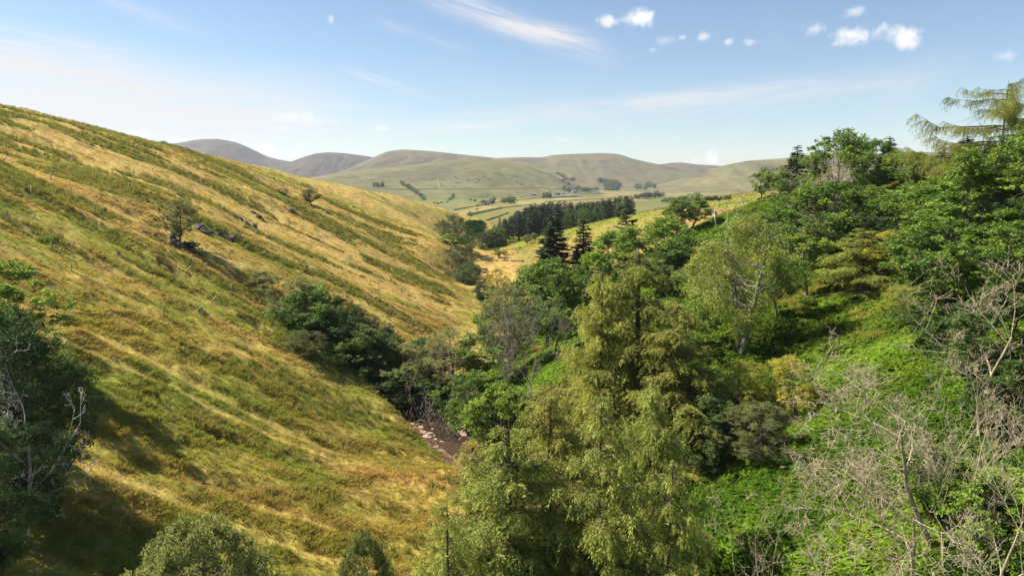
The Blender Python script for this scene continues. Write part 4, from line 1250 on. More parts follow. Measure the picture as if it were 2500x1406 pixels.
bpy.context.view_layer.update()
SOLID = [o for o in COL.objects if o.name.split('.')[0] in ('fell', 'ground')]
COPSES = [
    ('dark clump of trees alone on the pale far hillside', 'clump on the far hillside', [(915, 457), (922, 457), (929, 457), (935, 457), (921, 455)], 11, 9, False),
    ('tree in the wooded strip running down the far hillside', 'wooded strip on the far hillside', [(980 + i * 4.5, 449 + i * 2.7 + (i % 3)) for i in range(12)] + [(1030, 486), (1034, 490)], 8, 8, False),
    ('tree of the small copse below the far hillside', 'small copse below the far hillside', [(1098, 489), (1104, 486), (1108, 482)], 9, 8, False),
    ('tree of the dark group beside the hay fields', 'tree group beside the hay fields', [(1178, 501), (1183, 501), (1196, 500), (1203, 500)], 14, 10, False),
    ('tree of the dense dark copse among the hay fields', 'dense copse among the hay fields', [(1226 + 4.2 * i, 496 + (i % 2)) for i in range(8)], 13, 9, False),
    ('conifer of the shelter belt by the farm', 'shelter belt by the farm', [(1324 + 4.2 * i, 486) for i in range(6)], 12, 6, True),
    ('tree behind the farm buildings', 'trees behind the farm', [(1357 + 4 * i, 479) for i in range(6)], 6, 7, False),
    ('tree on the lower slope of the far rounded fell', 'scattered wood on the far fell', [(1362, 426), (1369, 429), (1375, 432), (1381, 438), (1388, 440), (1394, 441), (1400, 443), (1372, 443), (1388, 453), (1402, 438)], 6, 8, False),
    ('tree of the riverside wood below the far fell', 'riverside wood below the far fell', [(1376, 463), (1384, 466), (1391, 468), (1398, 467), (1406, 468), (1414, 464), (1421, 465), (1428, 467), (1436, 468), (1444, 466), (1452, 465), (1460, 464)], 8, 9, False),
    ('tree of the dark wood below the green field', 'dark wood below the green field', [(1462 + 4.6 * i, 443 + .8 * i + (i % 2)) for i in range(11)] + [(1478 + 5 * i, 455 + (i % 3)) for i in range(8)] + [(1480 + 5 * i, 465) for i in range(7)], 9, 9, False),
    ('tree at the mouth of the far side valley', 'trees in the far side valley', [(1556, 461), (1563, 462), (1572, 463), (1580, 458), (1586, 458), (1592, 459), (1598, 460), (1585, 452)], 9, 9, False),
    ('tree of the round copse beyond the plantation', 'round copse beyond the plantation', [(1553 + 4.4 * i, 487 - .35 * i) for i in range(16)], 12, 8, True),
    ('tree along the lane beyond the grass spur', 'trees along the lane', [(1618 + 6.0 * i, 494 - .30 * i + (i % 3)) for i in range(28)], 9, 8, True),
    ('hedge bush in the fields below the far hillside', 'hedge bushes in the fields', [(1062, 497), (1070, 499), (1080, 497), (1092, 495), (1160, 492), (1148, 490), (1166, 505), (1148, 523), (1165, 513), (1150, 528)], 5, 7, False),
]
for lab, grp, pts, hpx, wpx, con in COPSES:
    for px, py in pts:
        far_tree(px + rp.normal() * .8, py + rp.normal() * .4, hpx * rp.uniform(.9, 1.5), wpx * rp.uniform(1.0, 1.6), lab, grp, con, 'hedge bush' if 'hedge' in lab else 'tree', 'hedge_bush' if 'hedge' in lab else 'field_tree')
for i in range(44):                                                    # hawthorns dotted over the near far-hill
    px, py = rp.uniform(840, 1420), rp.uniform(432, 486)
    if py > 405 + (px - 840) * .02 and not (940 < px < 1050): far_tree(px, py, rp.uniform(2, 3.5), rp.uniform(3, 5), 'tiny dark bush dotted on the pale far hillside', 'bushes dotted on the far hillside', False, 'bush', 'hillside_bush')

# walls and hedges between the fields: low banks draped on the ground
M_HEDGE = plain_mat('hedge', (.07, .085, .035), (.12, .13, .06), .5)


def strip(name, pix, wid, hgt, lab, cat, mat, group):
    P = []
    for (a, b), (c, d) in zip(pix[:-1], pix[1:]):
        for t in np.linspace(0, 1, 9)[:-1 if (c, d) != pix[-1] else None]:
            q = drop(a + (c - a) * t, b + (d - b) * t)
            if q[1] > 760: P.append(q)
    P = np.array(P); d = unit(np.gradient(P[:, :2], axis=0)); s = np.stack([-d[:, 1], d[:, 0]], 1) * wid / 2
    hh = hgt * rp.uniform(.7, 1.2, len(P))
    ring = [np.column_stack([P[:, :2] + s, P[:, 2] - .5]), np.column_stack([P[:, :2] + s * .7, P[:, 2] + hh]), np.column_stack([P[:, :2] - s * .7, P[:, 2] + hh]), np.column_stack([P[:, :2] - s, P[:, 2] - .5])]
    V = np.stack(ring, 1).reshape(-1, 3); n = len(P); F = []
    for i in range(n - 1):
        for k in range(3): F.append((i * 4 + k, i * 4 + k + 1, i * 4 + k + 5, i * 4 + k + 4))
    tag(link(name, mk_mesh(name, V, [np.array(F)], mat)), lab, cat, group)


FB = 'field boundaries in the valley'
for pix, lab in (([(1086, 518), (1180, 500), (1260, 488)], 'hedge along the upper side of the long hay field'), ([(1130, 530), (1240, 506), (1300, 500)], 'hedge along the lower side of the long hay field'),
                 ([(1240, 491), (1330, 483), (1420, 482)], 'hedge running towards the farm'), ([(1140, 524), (1200, 512), (1225, 507)], 'curved hedge across the lower grazed field'),
                 ([(1330, 493), (1450, 487), (1560, 480)], 'dark wall between the farm and the plantation'), ([(1160, 548), (1215, 530), (1240, 520)], 'wall climbing from the stream to the plantation')):
    strip('hedge', pix, 3.0, 1.5, lab, 'hedge', M_HEDGE, FB)
M_WALL = plain_mat('field_wall', (.16, .14, .10), (.24, .21, .15), .6)
for pix, lab in (([(770, 434), (900, 434), (990, 440), (1080, 442)], 'long wall across the middle of the pale far hill'), ([(990, 441), (1000, 434), (1068, 438), (1074, 458)], 'wall round the greener enclosure on the far hill'),
                 ([(880, 462), (1000, 462), (1150, 462), (1290, 460), (1380, 462)], 'lowest wall along the foot of the pale far hill'), ([(1316, 460), (1334, 466), (1345, 474)], 'dark wall bending down to the farm')):
    strip('stone_wall', pix, 3.0, 1.3, lab, 'wall', M_WALL, 'walls on the far hill')

# ---------------------------------------------------------------- farm
M_ROOF = plain_mat('farm_roof', (.15, .15, .155), (.22, .22, .225), .3, spec=.05, bump=.1)
M_WHITE = plain_mat('white_render', (.28, .26, .24), (.36, .34, .32), .3, bump=.1)
M_PANE = plain_mat('window_pane', (.03, .035, .04), (.05, .055, .06), 1, rough_=.15, bump=0)


def barn(px, py, ln, wd, ht, roof, rz, lab, name='farm_building'):
    x, y, z = drop(px, py); z -= .3
    root = link(name, None, loc=(x, y, z)); root.rotation_euler = (0, 0, rz); tag(root, lab, 'farm building', 'buildings of the far farm')
    a, b = ln / 2, wd / 2
    V = [(-a, -b, 0), (a, -b, 0), (a, b, 0), (-a, b, 0), (-a, -b, ht), (a, -b, ht), (a, b, ht), (-a, b, ht), (-a, 0, ht + roof), (a, 0, ht + roof)]
    link('wall', mk_mesh('wall', V, [np.array([(0, 1, 5, 4), (2, 3, 7, 6), (1, 2, 6, 5), (3, 0, 4, 7)]), np.array([(4, 8, 7), (5, 6, 9)])], M_WHITE), root)
    e = .6; V = []
    for s in (-1, 1):
        for q in (0, .35): V += [(-a - e, s * (b + e), ht - .25 + q), (a + e, s * (b + e), ht - .25 + q), (a + e, 0, ht + roof + .1 + q), (-a - e, 0, ht + roof + .1 + q)]
    F = []
    for s in (0, 8): F += [(s, s + 1, s + 2, s + 3), (s + 4, s + 5, s + 6, s + 7), (s, s + 1, s + 5, s + 4), (s, s + 3, s + 7, s + 4), (s + 1, s + 2, s + 6, s + 5)]
    link('roof', mk_mesh('roof', V, [np.array(F)], M_ROOF), root)
    for k in range(3):
        cx_ = -a + (k + .5) * ln / 3; w = .7
        link('window', mk_mesh('window', [(cx_ - w, -b - .06, 1.2), (cx_ + w, -b - .06, 1.2), (cx_ + w, -b - .06, 2.6), (cx_ - w, -b - .06, 2.6), (cx_ - w, -b, 1.2), (cx_ + w, -b, 1.2), (cx_ + w, -b, 2.6), (cx_ - w, -b, 2.6)],
                               [np.array([(0, 1, 2, 3), (0, 4, 5, 1), (1, 5, 6, 2), (2, 6, 7, 3), (3, 7, 4, 0)])], M_PANE), root)


barn(1358, 482, 26, 12, 3.4, 3, .1, 'long pale roofed barn at the left end of the far farm')
barn(1380, 481, 30, 13, 3.4, 3, -.1, 'largest pale barn in the middle of the far farm')
barn(1400, 480, 20, 11, 3.4, 3, .15, 'pale barn at the right end of the far farm')
barn(1402, 471, 14, 8, 6, 4, .3, 'white farmhouse among the trees above the far farm', 'farmhouse')
barn(1302, 477, 18, 8, 4, 3, .1, 'small pale shed left of the shelter belt')
barn(1186, 501, 14, 8, 5, 3.5, .6, 'white cottage beside the tree group in the hay fields', 'cottage')
barn(1595, 460, 14, 8, 5, 3.5, .2, 'tiny white house at the mouth of the far side valley', 'cottage')

# ---------------------------------------------------------------- stones
def boulder_mesh(seed, blocky=.5):
    rng = np.random.default_rng(seed)
    n, m = 14, 9
    th, ph = np.meshgrid(np.linspace(0, 2 * np.pi, n, endpoint=False), np.linspace(-1.35, 1.45, m), indexing='ij')
    d = np.stack([np.cos(th) * np.cos(ph), np.sin(th) * np.cos(ph), np.sin(ph)], -1)
    p = 1 + 4 * blocky
    r = 1 / (np.abs(d) ** p).sum(-1) ** (1 / p)
    cuts = unit(rng.normal(size=(7, 3))); off = rng.uniform(.55, .95, 7)
    for c, o in zip(cuts, off):
        q = (d * c).sum(-1); r = np.where(q > .05, np.minimum(r, o / np.maximum(q, .05)), r)
    r = r * (1 + rng.normal(size=r.shape) * .05)
    V = (d * r[..., None]).reshape(-1, 3); ii = np.arange(n * m).reshape(n, m)
    q = np.stack([ii, np.roll(ii, -1, 0)], -1)
    F = np.stack([q[:, :-1, 0], q[:, :-1, 1], q[:, 1:, 1], q[:, 1:, 0]], -1).reshape(-1, 4)
    k = len(V); V = np.vstack([V, [[0, 0, V[:, 2].min()], [0, 0, V[:, 2].max()]]])
    tri = np.concatenate([np.stack([np.roll(ii[:, 0], -1), ii[:, 0], np.full(n, k)], -1), np.stack([ii[:, -1], np.roll(ii[:, -1], -1), np.full(n, k + 1)], -1)])
    return V, F, tri


M_ROCK = plain_mat('dark_rock', (.045, .036, .03), (.135, .105, .08), 1.6, bump=.8)
M_SLAB = plain_mat('river_slab', (.28, .19, .14), (.50, .37, .28), 1.8, bump=.6)
BLD = []
for s in range(5):
    V, F, tr = boulder_mesh(200 + s); BLD.append(mk_mesh('boulder', V, [F, tr], M_ROCK))
SLB = []
for s in range(4):
    V, F, tr = boulder_mesh(220 + s, .8); SLB.append(mk_mesh('river_rock', V, [F, tr], M_SLAB))
# hillside rocks: pixel of the foot, width and height in pixels
ROCKS = [(355, 572, 26, 12), (378, 580, 22, 14), (398, 592, 18, 12), (416, 580, 26, 22), (430, 600, 34, 26), (452, 604, 30, 24), (384, 566, 16, 10), (470, 596, 18, 14),
         (484, 556, 30, 18), (500, 566, 24, 16), (516, 570, 18, 10), (536, 572, 26, 18), (552, 584, 26, 18), (568, 580, 22, 14), (580, 566, 16, 9),
         (572, 531, 20, 9), (586, 536, 14, 8), (602, 548, 24, 13), (616, 553, 22, 15), (618, 522, 18, 9), (632, 532, 20, 12), (640, 538, 12, 9), (665, 528, 14, 7),
         (684, 518, 16, 5), (716, 517, 24, 9), (745, 500, 18, 8), (762, 505, 16, 8), (806, 525, 24, 8), 
         (152, 383, 10, 6), (268, 360, 12, 4), (590, 540, 14, 8), (290, 620, 16, 9)]
RL = hit_many([(a, b) for a, b, _, _ in ROCKS])
for i, ((px, py, w_, h_), p) in enumerate(zip(ROCKS, RL)):
    o = link('boulder', BLD[i % 5], loc=(p[0], p[1], p[2] - .16 * h_ / F_PX * p[1]))
    s = 1.0 / F_PX * p[1]
    o.scale = (w_ * s * .55, w_ * s * .45, h_ * s * .75); o.rotation_euler = (rp.normal() * .15, .42 + rp.normal() * .1, rp.normal() * .4)
    tag(o, None, 'boulder', 'dark boulders breaking out of the hillside'); o['_p'] = (px, py); o['_s'] = float(w_)
# slabs in and beside the stream pool
RIV = []
rr = np.random.default_rng(17)
while len(RIV) < 40:
    y = rr.uniform(99, 119); e = rr.choice((-1, 1)) * rr.uniform(.2, 1) ** .6 * 3.6; RIV.append((float(stream_x(y)) + e, y, abs(e) > 2.6))
for i, (x, y, edge) in enumerate(RIV):
    o = link('river_rock', SLB[i % 4], loc=(x, y, float(stream_z(y)) - .26 + (.05 if edge else 0)))
    a = rr.uniform(.22, .8) * (1.1 if edge else .9); o.scale = (a, a * rr.uniform(.5, .9), a * rr.uniform(.15, .32)); o.rotation_euler = (rr.normal() * .06, rr.normal() * .06, rr.uniform(0, 6.28))
    q = np.array(o.location); fw = q[1] * CP - q[2] * SP
    o['_p'] = (CX + F_PX * q[0] / fw, CY - F_PX * (q[1] * SP + q[2] * CP) / fw); o['_s'] = float(a); tag(o, None, 'river rock', 'pinkish slabs in the stream')
# rubble of an old scar below the track
SC = hit_many([(905 + 7 * i + rr.normal() * 3, 718 + 5.2 * i + rr.normal() * 3) for i in range(26)])
for i, p in enumerate(SC):
    o = link('scree_stone', SLB[i % 4], loc=tuple(p)); a = rr.uniform(.35, .8); o.scale = (a, a * .7, a * .45); o.rotation_euler = (rr.normal() * .2, .3, rr.uniform(0, 6.28))
    tag(o, 'reddish stone in the narrow scar below the wet grass on the hillside', 'stone', 'stones of the red scar')
# tumbled wall on the bracken ridge and at the foot of the grass spur
wl = np.array([drop(1226 + 3.2 * i, 636 + (i / 16.) * 2.5 + rr.normal() * .4, 250, 420) for i in range(17)])
root = link('stone_wall', None, loc=tuple(wl[0])); tag(root, 'low grey stone wall at the foot of the grass spur', 'wall')
for p in wl:
    for j in range(2):
        o = link('stone', SLB[rr.integers(0, 4)], root, tuple(p - wl[0] + np.array([rr.normal() * .4, rr.normal() * .2, .15 + .35 * j]))); a = rr.uniform(.4, .7); o.scale = (a, a * .8, a * .6)
wl = hit_many([(1850 + 5 * i, 489 - 1.0 * i + rr.normal() * .8) for i in range(12)])
root = link('stone_wall', None, loc=tuple(wl[0])); tag(root, 'tumbled dark wall on top of the bracken ridge right of the white snag', 'wall')
for p in wl:
    for j in range(2):
        o = link('stone', BLD[rr.integers(0, 5)], root, tuple(p - wl[0] + np.array([rr.normal() * .5, rr.normal() * .3, .25 + .5 * j]))); a = rr.uniform(.5, .8); o.scale = (a, a * .8, a * .6)

# ---------------------------------------------------------------- tree guards and fence on the hillside
M_TUBE = plain_mat('guard_plastic', (.46, .43, .33), (.58, .54, .43), 3, rough_=.5, bump=.1)
M_POST = plain_mat('weathered_post', (.12, .10, .08), (.24, .21, .17), 5, bump=.3, stretch=(1, 1, .2))


def tube_mesh(name, r, h, n, mat, rim=True):
    th = np.arange(n) * 2 * np.pi / n; c = np.stack([np.cos(th), np.sin(th)], 1)
    rings = [(r, -.25), (r, h * .5), (r * 1.02, h)] + ([(r * .8, h), (r * .8, h - .25)] if rim else [(r * .2, h + r * .3)])
    V = np.concatenate([np.column_stack([c * a, np.full(n, z)]) for a, z in rings]); F = []
    for k in range(len(rings) - 1):
        for i in range(n): F.append((k * n + i, k * n + (i + 1) % n, (k + 1) * n + (i + 1) % n, (k + 1) * n + i))
    return mk_mesh(name, V, [np.array(F)], mat, smooth=True)


TUBE = tube_mesh('tube', .062, 1.25, 8, M_TUBE); STAKE = tube_mesh('stake', .025, 1.0, 5, M_POST, False); POST = tube_mesh('fence_post', .07, 1.3, 6, M_POST, False)
GUARDS = [(28, 384, 0), (5, 398, 2), (107, 390, 2), (168, 381, 3), (165, 399, 2), (233, 371, 2), (331, 401, 2), (229, 424, 0), (305, 433, 0), (325, 428, 0), (93, 448, 0), (123, 440, 0), (77, 474, 0), (313, 461, 0),
          (413, 464, 0), (437, 467, 2), (231, 517, 1), (14, 541, 1), (79, 532, 2), (125, 608, 1), (175, 602, 2), (174, 662, 1), (454, 664, 2), (474, 517, 0), (365, 607, 3), (491, 446, 0), (563, 455, 0), (571, 480, 2),
          (662, 454, 0), (722, 457, 0), (692, 495, 0), (702, 503, 3), (662, 512, 2), (535, 517, 0), (705, 553, 0), (618, 574, 2), (527, 580, 0), (693, 613, 1), (638, 622, 2), (559, 631, 0), (687, 658, 1), (732, 647, 2),
          (649, 681, 0), (566, 709, 0), (515, 737, 2), (611, 733, 3), (480, 760, 2), (399, 770, 1), (657, 775, 0), (853, 647, 0), (860, 684, 0), (789, 595, 0), (843, 562, 0), (863, 506, 3), (883, 515, 0), (808, 483, 0), (793, 579, 0),
          (846, 596, 1), (762, 580, 3), (874, 533, 2), (920, 525, 3), (810, 576, 0), (923, 593, 3), (990, 605, 0), (933, 613, 3), (975, 626, 2), (1012, 629, 2), (930, 637, 3), (907, 674, 2), (1044, 668, 2), (1087, 663, 2), (928, 708, 3),
          (711, 843, 0), (799, 914, 3), (454, 400, 0), (372, 418, 0), (560, 470, 2), (620, 470, 0)]
GL = hit_many([(a, b) for a, b, _ in GUARDS])
for (px, py, lean), p in zip(GUARDS, GL):
    root = link('tree_guard', None, loc=tuple(p)); root['_p'] = (px, py); root['_s'] = float(lean)
    if lean == 2: root.rotation_euler = (rp.normal() * .1, .5 + rp.uniform(0, .35), 0)
    elif lean == 3: root.rotation_euler = (rp.normal() * .2, rp.choice((-1, 1)) * (1.15 + rp.uniform(0, .25)) + .3, 0)
    else: root.rotation_euler = (rp.normal() * .05, rp.normal() * .07, 0)
    sc = 1.0 + .25 * rp.uniform(); root.scale = (sc * 1.15, sc * 1.15, sc)
    tag(root, None, 'tree guard', 'plastic tree guards planted over the hillside')
    link('tube', TUBE, root); link('stake', STAKE, root, (.11, .02, 0))
    if lean == 1 or (lean == 0 and rp.uniform() < .25):
        t, c, h0, w0 = PROTO['sapling']; s = rp.uniform(.8, 1.15)
        cr = link('foliage', c, root, (0, 0, 0)); cr.scale = (s, s, s)
FP = hit_many([(190 + 4.6 * i, 352 + 1.35 * i) for i in range(9)])
for i, p in enumerate(FP):
    o = link('fence_post', POST, loc=tuple(p)); o.rotation_euler = (rp.normal() * .06, rp.normal() * .06, 0)
    tag(o, 'dark weathered post in the short row below the hill brow', 'fence post', 'short row of posts below the brow')

# labels that say which one: nearest landmark, direction, then order out from it
LANDMARKS = [(432, 545, 'lone spreading tree'), (600, 545, 'boulder cluster'), (555, 655, 'long tree shadow'), (760, 780, 'gully thicket'), (60, 850, 'big shaded tree'), (690, 465, 'round hillside bush'),
             (210, 355, 'row of posts'), (1110, 640, 'streamside alder row'), (20, 660, 'left edge sycamore'), (940, 730, 'red scar'), (1060, 1060, 'stream pool')]
ORD = ['nearest', 'second', 'third', 'fourth', 'fifth', 'sixth', 'seventh', 'eighth', 'ninth', 'tenth', 'eleventh', 'twelfth', 'thirteenth', 'fourteenth', 'fifteenth', 'sixteenth']


def auto_label(objs, noun, kinds):
    bins = {}
    for o in objs:
        px, py = o['_p']
        lx, ly, nm = min(LANDMARKS, key=lambda l: math.hypot(px - l[0], py - l[1]))
        dx, dy = px - lx, py - ly
        dr = ('right of' if dx > 0 else 'left of') if abs(dx) > abs(dy) else ('below' if dy > 0 else 'above')
        bins.setdefault((kinds(o), dr, nm), []).append((math.hypot(dx, dy), o))
    for (kd, dr, nm), l in bins.items():
        l.sort(key=lambda t: t[0])
        for i, (_, o) in enumerate(l):
            rank = '' if len(l) == 1 else ORD[min(i, 15)] + ' '
            o['label'] = f'{rank}{kd} {noun} {dr} the {nm}'
    for o in objs: del o['_p'], o['_s']


def of(name): return [o for o in COL.objects if o.name.split('.')[0] == name and o.parent is None]


auto_label(of('tree_guard'), 'tree guard', lambda o: ('upright pale', 'upright pale', 'slanting pale', 'fallen pale')[int(o['_s'])])
auto_label(of('boulder'), 'boulder', lambda o: 'large dark' if o['_s'] > 24 else ('dark' if o['_s'] > 15 else 'small dark'))
auto_label(of('river_rock'), 'slab', lambda o: 'large pinkish' if o['_s'] > .7 else ('pinkish' if o['_s'] > .45 else 'small pinkish'))

# ---------------------------------------------------------------- ground cover nobody could count: tufts, rushes, bracken
def scatter(name, P, rot, scale, idx, col, protos):
    n = len(P)
    me = bpy.data.meshes.new(name); me.vertices.add(n); me.vertices.foreach_set('co', np.ascontiguousarray(P, np.float32).ravel())
    a = me.attributes.new('rot', 'FLOAT_VECTOR', 'POINT'); a.data.foreach_set('vector', np.ascontiguousarray(rot, np.float32).ravel())
    a = me.attributes.new('scl', 'FLOAT_VECTOR', 'POINT'); a.data.foreach_set('vector', np.ascontiguousarray(scale, np.float32).ravel())
    a = me.attributes.new('kin', 'INT', 'POINT'); a.data.foreach_set('value', np.asarray(idx, np.int32))
    c4 = np.ones((n, 4), np.float32); c4[:, :3] = col
    a = me.attributes.new('tint', 'FLOAT_COLOR', 'POINT'); a.data.foreach_set('color', c4.ravel())
    o = link(name, me)
    ng = bpy.data.node_groups.new(name, 'GeometryNodeTree')
    ng.interface.new_socket('Geometry', in_out='INPUT', socket_type='NodeSocketGeometry'); ng.interface.new_socket('Geometry', in_out='OUTPUT', socket_type='NodeSocketGeometry')
    N, L = ng.nodes, ng.links
    gi, go = N.new('NodeGroupInput'), N.new('NodeGroupOutput')
    iop = N.new('GeometryNodeInstanceOnPoints'); iop.inputs['Pick Instance'].default_value = True
    join = N.new('GeometryNodeGeometryToInstance')
    for p in reversed(protos):
        oi = N.new('GeometryNodeObjectInfo'); oi.inputs['Object'].default_value = p; oi.transform_space = 'ORIGINAL'
        L.new(oi.outputs['Geometry'], join.inputs[0])
    L.new(gi.outputs[0], iop.inputs['Points']); L.new(join.outputs[0], iop.inputs['Instance'])
    for attr, ty, sock in (('rot', 'FLOAT_VECTOR', 'Rotation'), ('scl', 'FLOAT_VECTOR', 'Scale'), ('kin', 'INT', 'Instance Index')):
        na = N.new('GeometryNodeInputNamedAttribute'); na.data_type = ty; na.inputs['Name'].default_value = attr
        out = [s for s in na.outputs if s.enabled and s.name == 'Attribute'][0]
        L.new(out, iop.inputs[sock])
    L.new(iop.outputs[0], go.inputs[0])
    md = o.modifiers.new('scatter', 'NODES'); md.node_group = ng
    tag(o, kind='stuff')
    return o


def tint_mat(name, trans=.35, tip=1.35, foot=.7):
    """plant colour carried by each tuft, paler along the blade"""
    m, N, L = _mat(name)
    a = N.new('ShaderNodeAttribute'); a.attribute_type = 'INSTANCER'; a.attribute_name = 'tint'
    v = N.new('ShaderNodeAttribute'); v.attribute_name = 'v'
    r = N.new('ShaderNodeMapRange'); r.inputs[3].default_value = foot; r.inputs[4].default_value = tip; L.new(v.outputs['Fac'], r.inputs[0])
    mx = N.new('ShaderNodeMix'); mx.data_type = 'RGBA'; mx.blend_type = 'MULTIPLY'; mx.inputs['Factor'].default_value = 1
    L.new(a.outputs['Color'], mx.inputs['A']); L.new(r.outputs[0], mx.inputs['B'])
    p = N.new('ShaderNodeBsdfDiffuse'); t = N.new('ShaderNodeBsdfTranslucent'); ms = N.new('ShaderNodeMixShader'); ms.inputs[0].default_value = trans
    o = N.new('ShaderNodeOutputMaterial')
    L.new(mx.outputs['Result'], p.inputs['Color']); L.new(mx.outputs['Result'], t.inputs['Color'])
    L.new(p.outputs[0], ms.inputs[1]); L.new(t.outputs[0], ms.inputs[2]); L.new(ms.outputs[0], o.inputs[0])
    return m


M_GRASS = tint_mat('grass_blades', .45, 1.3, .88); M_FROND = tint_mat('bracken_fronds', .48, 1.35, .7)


def tuft_mesh(seed, n, h, r, wd, lean):
    rng = np.random.default_rng(seed); az = rng.uniform(0, 6.28, n); rad = r * .5 * rng.uniform(0, 1, n) ** .5
    P = np.stack([np.cos(az) * rad, np.sin(az) * rad, np.full(n, -.05)], 1); out = np.stack([np.cos(az), np.sin(az), np.zeros(n)], 1)
    hh = h * rng.uniform(.5, 1.15, n)[:, None]; ln = lean * rng.uniform(.3, 1.3, n)[:, None]
    mid = P + out * hh * ln * .35 + np.array([0, 0, 1]) * hh * .62; tip = P + out * hh * ln + np.array([0, 0, 1]) * hh * (1 - .25 * ln)
    fa = rng.uniform(0, 6.28, n); sd = np.stack([np.cos(fa), np.sin(fa), np.zeros(n)], 1) * wd * rng.uniform(.7, 1.3, n)[:, None] / 2
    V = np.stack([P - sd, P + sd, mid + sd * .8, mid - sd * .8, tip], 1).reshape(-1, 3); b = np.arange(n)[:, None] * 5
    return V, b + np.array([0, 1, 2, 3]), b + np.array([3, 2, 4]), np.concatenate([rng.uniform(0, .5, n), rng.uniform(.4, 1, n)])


def proto_obj(name, V, fs, mat, att): return bpy.data.objects.new(name, mk_mesh(name, V, fs, mat, fattr=att))


GT = []
for s, (n, h, r, wd, ln) in enumerate([(26, .38, .55, .045, .7), (30, .28, .7, .05, 1.0), (22, .55, .5, .04, .5), (24, .42, .9, .05, .9), (30, .85, .5, .035, .28), (26, .7, .6, .035, .35)]):
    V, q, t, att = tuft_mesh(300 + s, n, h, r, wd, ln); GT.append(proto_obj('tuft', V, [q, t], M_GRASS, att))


def frond_plant(seed, n=5, h=.9):
    rng = np.random.default_rng(seed); Vs, att = [], []
    for k in range(n):
        az = rng.uniform(0, 6.28); d = np.array([math.cos(az), math.sin(az), 0]); pr = np.array([-d[1], d[0], 0]); L_ = h * rng.uniform(.8, 1.25)
        for s in np.linspace(.35, 1, 8):
            c = d * L_ * (.55 * s ** 1.5) + np.array([0, 0, L_ * (s - .42 * s ** 2.6) * .95])
            fw = unit(d * (.25 + .9 * s) + np.array([0, 0, 1.0 - 1.3 * s]))
            l = L_ * .40 * math.sin(math.pi * min(1, (1.08 - s) * 1.25 + .02)) + .05
            for sd in (-1, 1):
                dr = unit(pr * sd + fw * .45 + rng.normal(size=3) * .28 - np.array([0, 0, .12])); w = fw * .085
                Vs.append([c - w * .6, c + w * .6, c + dr * l + w * .25, c + dr * l * .6 - w * .9]); att.append(np.clip(.55 + .25 * (s - .6) + rng.normal() * .18, 0, 1))
    V = np.array(Vs).reshape(-1, 3)
    return V, np.arange(len(V)).reshape(-1, 4), np.array(att)


FR = []
for s in range(5):
    V, q, att = frond_plant(320 + s, n=rp.integers(5, 8)); FR.append(proto_obj('frond', V, [q], M_FROND, att))

gr = np.random.default_rng(5)


def sample(n, y0, y1, s0, s1, powy=1.0):
    """points spread evenly per square metre over a fan of ground"""
    Y = np.sqrt(gr.uniform(y0 ** 2, y1 ** 2, n)); X = gr.uniform(s0, s1, n) * Y
    return X, Y


def eul(n, tilt): return np.stack([gr.normal(size=n) * tilt, gr.normal(size=n) * tilt, gr.uniform(0, 6.283, n)], 1)


# rough grass over the left hillside and the flats
xs_, ys_ = [], []
for n, a, b in ((70000, 42, 100), (90000, 100, 180), (80000, 180, 330), (30000, 330, 480)):
    X, Y = sample(n, a, b, -.90, .02); k = (stream_x(Y) - X > 2.9 + 2.2 * (fbm(X / 2, Y / 2, 77, 2) - .3)); xs_.append(X[k]); ys_.append(Y[k])
X, Y = sample(26000, 230, 440, -.04, .42); k = (X - stream_x(Y) > 4.0) & (Y + .25 * (X - 60) > 228); xs_.append(X[k]); ys_.append(Y[k])
Y = gr.uniform(132, 250, 5200); X = stream_x(Y) + gr.uniform(-5, 12, 5200); xs_.append(X); ys_.append(Y)
X, Y = np.concatenate(xs_), np.concatenate(ys_)
cl = fbm(X / 3.2, Y / 2.6, 401, 3); pt = fbm(X / 13, Y / 10, 62, 4, .55)
keep = gr.uniform(size=len(X)) < (.5 + .5 * smooth(.40, .62, cl)) * (1 - .9 * tracks(X, Y) * left_mask(X, Y)) * (1 - .95 * scar_mask(X, Y) * left_mask(X, Y)); X, Y, cl, pt = X[keep], Y[keep], cl[keep], pt[keep]
Z = H(X, Y); C = cover(X, Y); n = len(X)
wet = smooth(.52, .62, fbm(X / 18, Y / 8, 402, 3))
idx = np.where(gr.uniform(size=n) < .35 * wet, gr.integers(4, 6, n), gr.integers(0, 4, n))
C = C * gr.uniform(.95, 1.5, (n, 1)); C = lerp(C, RUSH * 1.8, np.where(idx >= 4, .3, 0.0)); C = lerp(C, STRAW * 1.1, .35 * (gr.uniform(size=n) < .3))
sz = gr.uniform(.55, 1.2, n) * (1 + .35 * smooth(150, 300, Y)) * (.7 + .35 * smooth(.4, .65, cl))
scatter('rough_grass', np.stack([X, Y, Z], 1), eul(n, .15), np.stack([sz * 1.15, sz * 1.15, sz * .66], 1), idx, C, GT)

# dark rush beds in the drains
X, Y = sample(120000, 45, 330, -.80, .0); k = stream_x(Y) - X > 5
wob = (fbm(X / 40, Y / 40, 3, 2) - .5) * 9 + (fbm(X / 9, Y / 9, 8, 2) - .5) * 2.0
rs = fbm((Y + wob) / 7.0 + 40, X / 32, 64, 4, .55)
k &= gr.uniform(size=len(X)) < smooth(.55, .64, rs) * .8 * (.3 + .7 * smooth(60, 130, Y)); X, Y = X[k], Y[k]; n = len(X)
C = lerp(RUSH * 1.6, OLIVE * .9, gr.uniform(size=n)) * gr.uniform(.7, 1.3, (n, 1)); sz = gr.uniform(.8, 1.5, n)
scatter('rushes', np.stack([X, Y, H(X, Y)], 1), eul(n, .1), np.stack([sz, sz, sz], 1), gr.integers(4, 6, n), C, GT)

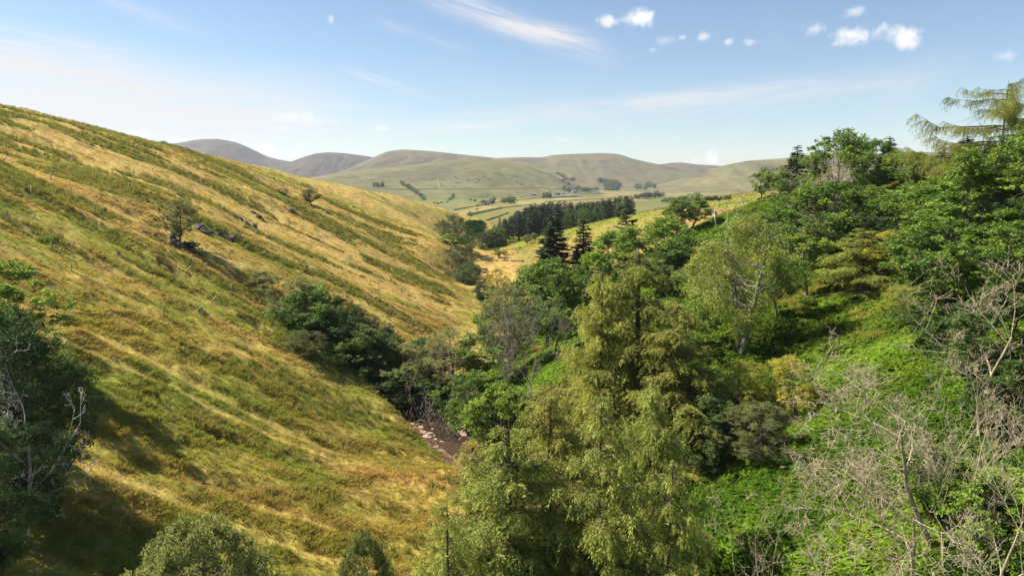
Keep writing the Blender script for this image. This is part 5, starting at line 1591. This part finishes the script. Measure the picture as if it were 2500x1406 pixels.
# bracken over the right slope, and a few beds across the stream
xs_, ys_ = [], []
for n, a, b in ((80000, 38, 75), (82000, 75, 130), (58000, 130, 235)):
    X, Y = sample(n, a, b, -.16, .96); k = (X - stream_x(Y) > np.interp(Y, (125, 145), (6.0, 12.0))) & (Y + .25 * (X - 60) < 232); xs_.append(X[k]); ys_.append(Y[k])
X, Y = np.concatenate(xs_), np.concatenate(ys_)
gv = smooth(.60, .70, fbm(X / 7, Y / 18, 67, 3)) * smooth(60, 75, Y); k = gr.uniform(size=len(X)) > .75 * gv; X, Y = X[k], Y[k]; n = len(X)
tone = fbm(X / 6, Y / 6, 403, 3)
C = lerp(np.array((.095, .18, .018)), np.array((.20, .31, .032)), smooth(.35, .65, tone))
C = lerp(C, np.array((.17, .21, .03)), .35 * smooth(.48, .62, fbm(X / 14, Y / 14, 404, 3))) * gr.uniform(.7, 1.25, (n, 1))
sz = gr.uniform(.5, .9, n) * (1 + .4 * smooth(100, 220, Y))
scatter('bracken', np.stack([X, Y, H(X, Y)], 1), eul(n, .38), np.stack([sz, sz, sz * .95], 1), gr.integers(0, 5, n), C, FR)

# tall dry grass between the bracken
X, Y = sample(40000, 45, 200, .0, .75); gv = smooth(.60, .70, fbm(X / 7, Y / 18, 67, 3)); k = (X - stream_x(Y) > 8) & (gr.uniform(size=len(X)) < gv * .9 + .03); X, Y = X[k], Y[k]; n = len(X)
C = lerp(OLIVE * 1.1, STRAW, gr.uniform(size=n)) * gr.uniform(.7, 1.2, (n, 1)); sz = gr.uniform(.8, 1.5, n)
scatter('dry_grass', np.stack([X, Y, H(X, Y)], 1), eul(n, .15), np.stack([sz, sz, sz], 1), gr.integers(2, 6, n), C, GT)

# a bracken bed on the far end of the left hillside
bx = hit_many(np.stack([np.interp(gr.uniform(size=900), (0, 1), (1138, 1182)), np.zeros(900)], 1) + np.stack([gr.normal(size=900) * 5, 0 * gr.uniform(size=900)], 1) * 0 + np.array([0, 1]) * 0 + np.stack([np.zeros(900), 540 + gr.uniform(0, 42, 900)], 1))
k = np.abs(bx[:, 1] - np.median(bx[:, 1])) < 40; bx = bx[k]; n = len(bx)
sz = gr.uniform(1.0, 1.6, n)
scatter('bracken_bed', bx, eul(n, .18), np.stack([sz, sz, sz], 1), gr.integers(0, 5, n), np.array((.05, .12, .02)) * gr.uniform(.7, 1.3, (n, 1)), FR)
